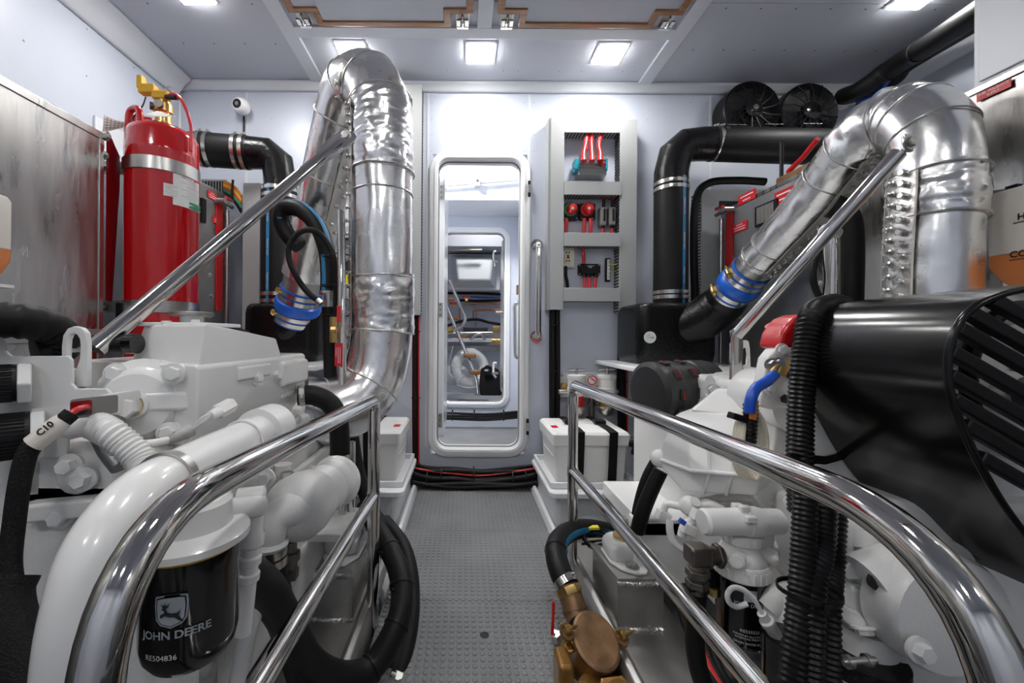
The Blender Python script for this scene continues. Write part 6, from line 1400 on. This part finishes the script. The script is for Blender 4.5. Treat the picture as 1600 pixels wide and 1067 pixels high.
# ---- sea strainer and its hose
ST = thing('sea_strainer', 'weathered bronze sea strainer with wing-nut lid beside the walkway', 'strainer', (.345, 1.0, -.12))
LN = Vector((.10, -.45, 1)).normalized(); cc = P(930, 1003, 1.0); uq = Vector((1,0,-.10)).normalized(); vq = LN.cross(uq)
def disc(c_, a_, b_2, k=40): return [c_+uq*a_*math.cos(2*math.pi*i/k)+vq*b_2*math.sin(2*math.pi*i/k) for i in range(k)]
MB().loft([disc(cc-LN*.0, .056, .070), disc(cc+LN*.010, .056, .070), disc(cc+LN*.014, .050, .064)]).build('lid', 'bronze', ST, bevel=.001)
MB().loft([disc(cc-LN*.15+Vector((0,-.02,0)), .045, .06), disc(cc-LN*.06, .055, .07), disc(cc-LN*.02, .05, .062), disc(cc-LN*.0, .05, .062)]).build('basket_body', 'bronze2', ST)
MB().loft([disc(cc+Vector((.0,-.085,-.075))-LN*.1, .075, .07), disc(cc+Vector((.0,-.085,-.075)), .072, .066), disc(cc+Vector((0,-.085,-.062)), .05, .046)]).build('lower_body', 'bronze2', ST, bevel=.006)
MB().lathe(cc+Vector((.02,-.10,-.06)), Vector((.1,-.6,1)), [(.05,-.02),(.05,.012),(.042,.016)], 6).lathe(cc+Vector((.02,-.10,-.06)), Vector((.1,-.6,1)), [(.036,.012),(.034,.03),(.022,.03),(.02,.02)], 28).build('drain_nut', 'bronze2', ST)
MB().box(cc+Vector((-.085,-.03,-.06)), (.035,.07,.10)).box(cc+Vector((-.075,-.09,-.10)), (.03,.08,.06)).build('mount_lug', 'bronze2', ST, bevel=.010, seg=3)
for a_ in (-1, 1):
    p = cc+uq*a_*.068+vq*.012; MB().cyl(p-LN*.06, p+LN*.03, .006, n=12).build('lid_stud', 'brass', ST); MB().loft([disc(p-LN*.0, .016, .02, 16), disc(p+LN*.01, .016, .02, 16)]).build('lid_ear', 'bronze', ST)
    w_ = MB(); w_.lathe(p+LN*.012, LN, [(.010,0),(.009,.012),(.006,.016)], 14)
    for s_ in (-1, 1): w_.prism([p+LN*.014+uq*s_*.005, p+LN*.018+uq*s_*.018, p+LN*.034+uq*s_*.022, p+LN*.034+uq*s_*.013, p+LN*.020+uq*s_*.004], vq*.006)
    w_.build('wing_nut', 'brass', ST, bevel=.0015)
tail = spline(PL((885,915,1.14),(893,935,1.12),(902,965,1.09),(915,990,1.05),(925,1010,1.03)), 6)
MB().tube(tail, .0315, 26).build('inlet_neck', 'bronze', ST); q, dd = at(tail, .62); MB().lathe(q, dd, [(.0325,-.006),(.035,-.006),(.035,.006),(.0325,.006)], 28, False).build('neck_ring', 'blackp', ST)
q, dd = at(tail, .12); MB().lathe(q, dd, [(.036,-.010),(.038,0),(.036,.010)], 8).build('neck_nut', 'brass', ST)
for fr, w_ in ((.40, .01),): q, dd = at(tail, fr); MB().lathe(q, dd, [(.032,-.004),(.034,-.004),(.034,.004),(.032,.004)], 28, False).build('neck_ring', 'bronze', ST)
bolt(ST, cc+Vector((-.06,.01,-.02)), (-.2,-.4,1), .009, .012, 'brass')
t = thing('ball_valve', 'small ball valve with an upright red lever beside the strainer', 'valve', P(872, 1000, 1.06), None)
MB().cyl(P(870,1000,1.05), P(885,1002,1.07), .016, n=16).cyl(P(868,990,1.05), P(873,1010,1.06), .012, n=6).build('body', 'steel', t); MB().box(P(864,966,1.05), (.008,.006,.085), Matrix.Rotation(.04,3,'Y')).build('lever', 'redp', t, bevel=.002); MB().tube(PL((864,990,1.05),(869,998,1.05)), .005, 8).build('lever_arm', 'steel', t)
hp = PL((888,918,1.135),(876,895,1.17),(869,868,1.23),(872,846,1.30),(888,832,1.37),(912,826,1.42),(945,830,1.46),(985,842,1.48))
t, pl = hose('strainer_hose', 'black blue-striped hose arching from the strainer below the battery box', 'hose', hp, .032, stripe=(1.35, .02))
q, dd = at(pl, .045); clamp(t, q, dd, .032, .02); 
for fr in (.33,): q, dd = at(pl, fr); MB().lathe(q, dd, [(.033,-.003),(.0345,-.003),(.0345,.003),(.033,.003)], 24, False).build('cable_tie', 'blackp', t)
MB().box(P(925,824,1.40), (.045,.02,.008)).build('yellow_tag', 'ygrn', t)
t = thing('cable_coil', 'small coil of thin black cable beside the white engine mount', 'cable', P(945, 850, 1.32))
for k in range(6):
    c_ = P(935+k*1.2, 850, 1.36)+Vector((0,0,.004*k)); MB().tube([c_+Vector((.052*math.cos(g), .04*math.sin(g), .012*math.sin(g*2+k))) for g in [2*math.pi*i/24 for i in range(24)]], .004, 6, closed=True).build('turn', 'rubber', t)
# cables low between the engines
t = thing('bilge_cables', 'red and black cables lying in the dark bilge below the bed', 'cables', P(1090, 1040, .85))
for k, m_ in enumerate(('rubber','redp','rubber','rubber')): MB().tube(spline(PL((1055+k*10,930,1.05),(1075+k*10,985,.98),(1098+k*8,1040,.9),(1130+k*6,1090,.82)),6), .010, 10).build('cable', m_, t)
# ================================================================ SECOND COMPARTMENT
t = thing('cable_loom', 'black cables clipped along the sill beyond the doorway', 'cables', P(750, 650, 3.7))
for i in range(4): MB().tube(spline([P(640, 644+i*3.2, 3.72-.02*(i % 2)), P(700, 645+i*3+1.5*math.sin(i), 3.70), P(760, 647+i*3, 3.70), P(812, 643+i*3, 3.70), P(860, 640+i*3, 3.72)], 5), .011, 10).build('cable', 'rubber', t)
for x in (707, 741, 787): MB().lathe(P(x, 650, 3.70), (1,0,0), [(.042,-.004),(.045,-.004),(.045,.004),(.042,.004)], 16, False).box(P(x, 642, 3.68), (.012,.02,.02)).build('cable_tie', 'blackp', t)
t = thing('white_conduit', 'thin white pipe clipped along the far compartment soffit', 'pipe', P(750, 285, 3.3)); MB().tube([P(650, 293, 3.31), P(860, 276, 3.31)], .014, 12).build('tube', 'trimw', t); MB().fbox(742, 280, 750, 289, 3.28, 3.35).build('clip', 'trimw', t, bevel=.003); rivet(t, P(746,282,3.278), (0,-1,0), .012, 'dsteel')
t = thing('cable_tray', 'dark cable run across the head of the doorway', 'cables', P(750, 252, 2.7)); 
for k in range(3): MB().tube([P(640, 249+k*3, 2.75), P(860, 247+k*3, 2.75)], .009, 8).build('cable', 'rubber', t)
p0, p1 = P(811, 472, 2.78), P(812, 560, 2.78); t = thing('grab_bar', 'chrome grab bar inside the doorway of the next compartment', 'grab bar', p1, 'chrome grab bars')
MB().tube(fillet([p0+Vector((.05,0,0)), p0+Vector((-.03,.0,-.005)), p1+Vector((-.03,0,.005)), p1+Vector((.05,0,0))], .035, 8), .014, 16).build('bar', 'chrome', t)
wb2 = MB().bb(P(812,0,2.76).x-.012, .5, 2.72, 2.75, P(0,455,2.75).z, P(0,440,2.75).z).build('wooden_block', 'wood', None, bevel=.006); tag(wb2, 'small wooden block on the wall just inside the doorway', 'block')
# ================================================================ THIRD COMPARTMENT
t = thing('moulded_locker', 'white moulded locker front seen through both doorways', 'locker', P(741, 450, 5.5))
MB().loft([[P(704,398,5.6),P(778,398,5.6),P(776,450,5.6),P(706,450,5.6)], [P(712,404,5.35),P(770,404,5.35),P(766,438,5.3),P(716,438,5.3)]]).build('front', 'trimw', t, bevel=.03, seg=3)
MB().fbox(700, 396, 782, 454, 5.6, 6.0).build('body', 'trimw', t, bevel=.02)
t = thing('tension_rod', 'slim dark rod under the farthest soffit', 'rod', P(720, 391, 5.2)); MB().cyl(P(690,392,5.18), P(733,391,5.18), .012, n=10).cyl(P(733,391,5.18), P(753,391,5.18), .02, n=10).build('rod', 'dsteel', t)
def farpipe(name, lab, cat, pts, r, m_): 
    t = thing(name, lab, cat, P(*pts[0])); MB().tube(spline(PL(*pts), 5), r, 10).build('tube', m_, t); return t
farpipe('far_pipe', 'upper black pipe across the farthest wall', 'pipe', ((690,458,5.8),(740,458,5.8),(785,460,5.8)), .02, 'rubber')
farpipe('far_pipe', 'thin blue hose across the farthest wall', 'pipe', ((735,464,5.75),(760,465,5.75),(785,464,5.75)), .012, 'bluew')
farpipe('far_pipe', 'second black pipe across the farthest wall below the blue hose', 'pipe', ((718,469,5.75),(750,470,5.75),(785,469,5.75)), .02, 'rubber')
farpipe('far_pipe', 'copper pipe across the farthest wall under the black pipes', 'pipe', ((725,474,5.75),(755,474,5.75),(785,474,5.75)), .014, 'copper')
farpipe('far_pipe', 'bent copper pipe with brass elbow on the farthest wall', 'pipe', ((740,500,5.75),(740,490,5.75),(744,485,5.75),(785,484,5.75)), .014, 'copper')
farpipe('far_pipe', 'upright copper pipe on the farthest wall near the ladder', 'pipe', ((718,476,5.75),(718,490,5.75),(719,506,5.75)), .012, 'copper')
farpipe('far_pipe', 'sagging black hose above the machinery shelf', 'pipe', ((696,510,5.7),(720,502,5.7),(745,499,5.7),(765,504,5.7),(785,507,5.7)), .02, 'rubber')
farpipe('far_pipe', 'thin green hose hanging on the farthest wall', 'pipe', ((735,476,5.78),(743,480,5.78),(744,510,5.78)), .008, 'alu2')
for i, (x, y) in enumerate(((729,464),(708,474))):
    t = thing('far_valve', ('red-handled valve above the copper pipe', 'red-handled valve close to the ladder')[i], 'valve', P(x, y, 5.7), 'far red valves'); MB().fbox(x-6, y-2, x+6, y+1.5, 5.68, 5.72).build('lever', 'redp', t, bevel=.006); MB().fbox(x-2, y, x+2, y+6, 5.70, 5.76).build('body', 'brass', t)
t = thing('manifold', 'brass and steel manifold on the farthest shelf', 'manifold', P(740, 530, 5.6))
MB().tube(PL((692,521,5.62),(785,520,5.62)), .024, 14).build('main_pipe', 'steel', t); 
for x in (702, 776): MB().fbox(x-6, 510, x+6, 519, 5.56, 5.68).cyl(P(x,514,5.52), P(x,514,5.72), .03, n=10).build('valve_body', 'brass', t, bevel=.008)
MB().fbox(724, 511, 762, 522, 5.66, 5.75).build('control_box', 'dgrey', t, bevel=.01)
MB().tube(spline(PL((735,531,5.55),(742,524,5.55),(752,522,5.55),(758,531,5.55)),5), .022, 12).build('u_bend', 'steel', t); MB().fbox(697, 528, 778, 535, 5.62, 5.75).build('trough', 'frp', t, bevel=.01)
MB().cyl(P(768,533,5.45), P(785,533,5.45), .045, n=20).cyl(P(776,533,5.44), P(785,533,5.44), .05, n=20).build('filter_pot', 'brass', t)
for k, (x, y) in enumerate(((704,497),(721,526),(698,467))):
    o = MB().fbox(x-8, y-2.5, x+12, y+2.5, 5.3, 5.42).build('ladder_tread', 'wood', None, bevel=.01); tag(o, ('wooden ladder tread below the copper valve pipe', 'wooden ladder tread just above the white shelf front', 'topmost wooden ladder tread near the red valves')[k], 'tread', 'wooden ladder treads'); 
t = thing('companion_ladder', 'stainless ladder handrail leading down beyond both doorways', 'ladder', P(747, 616, 4.75))
MB().tube(fillet(PL((694,468,5.0),(712,512,4.95),(744,590,4.8),(747,616,4.72)), .1), .022, 14).build('stringer', 'chrome', t)
MB().tube(fillet(PL((702,438,5.0),(716,470,4.98),(728,497,4.9),(724,508,4.9),(708,516,4.92)), .08), .020, 14).build('handrail', 'chrome', t)
MB().cyl(P(747,617,4.72), P(747,614,4.72), .045, n=18).build('foot', 'steel', t)
for x, y in ((733,556),(744,582)): MB().fbox(x-9, y-3.5, x+11, y+3.5, 4.75, 4.9).build('tread', 'wood', t, bevel=.012)
t = thing('life_ring', 'white life ring with a rope leaning in the farthest compartment', 'life ring', P(735, 605, 4.95))
cc = P(735, 575, 5.0); uq = Vector((.80,.15,-.58)).normalized(); vq = Vector((.45,.45,.77)); vq = (vq-uq*vq.dot(uq)).normalized()
MB().tube([cc+uq*.185*math.cos(g)+vq*.19*math.sin(g) for g in [2*math.pi*i/40 for i in range(40)]], .062, 18, closed=True).build('ring', 'frp', t)
for g in (.4, 2.0, 3.6, 5.2):
    q = cc+uq*.185*math.cos(g)+vq*.19*math.sin(g); dd = -uq*math.sin(g)+vq*math.cos(g); MB().lathe(q, dd, [(.063,-.03),(.066,-.03),(.066,.03),(.063,.03)], 20, False).build('band', 'label', t)
MB().tube(spline([P(708,540,4.9),P(703,560,4.9),P(700,580,4.9),P(710,590,4.88),P(725,586,4.86),P(716,594,4.8),P(716,602,4.8),P(735,606,4.8),P(745,603,4.8)], 5), .007, 8).build('grab_line', 'paper', t)
t = thing('fender_ball', 'round white fender resting behind the life ring', 'fender', P(710, 600, 5.3)); MB().ball(P(712,585,5.25), .17, sq=.8, n=24).build('ball', 'frp', t); MB().cyl(P(712,566,5.25), P(712,560,5.25), .03, n=12).build('eye', 'frp', t)
t = thing('tool_bag', 'black cloth tool bag on the farthest compartment floor', 'bag', P(766, 617, 4.5))
q0, q1 = P(750,618,4.5), P(785,575,4.5)
MB().loft([rrect(((q0.x+q1.x)/2+.02*k, 4.6, q0.z+(q1.z-q0.z)*f_), (q1.x-q0.x)*w_, .2*w_, .03, (1,0,0), (0,1,0), 4) for f_, w_, k in ((0,.95,0),(.3,1.05,0),(.7,.95,0),(.92,.8,-.5),(1,.5,-1))]).build('body', 'bag', t, bevel=.01)
MB().fbox(756, 576, 770, 588, 4.44, 4.5).build('flap', 'bag', t, bevel=.02); MB().tube(spline(PL((755,578,4.48),(762,572,4.46),(772,580,4.46)),5), .012, 8).build('handle', 'bag', t); MB().fbox(757,577,763,580,4.42,4.43).build('badge', 'inkg', t)
t = thing('stand_hook', 'white hooked stand beside the black tool bag', 'hook', P(772, 590, 4.3)); MB().tube(fillet(PL((776,567,4.25),(771,567,4.25),(771,585,4.25),(775,590,4.25)), .03), .012, 10).build('hook', 'plasw', t); MB().fbox(769,582,779,585,4.2,4.28).build('clip', 'steel', t)
t = thing('wall_hook', 'steel hook high on the far door jamb', 'hook', P(772, 412, 4.2)); MB().tube(fillet(PL((775,393,4.1),(771,394,4.1),(771,408,4.1),(777,409,4.1)), .03), .012, 10).cyl(P(773,410,4.1), P(773,417,4.1), .008, n=8).build('hook', 'steel', t)
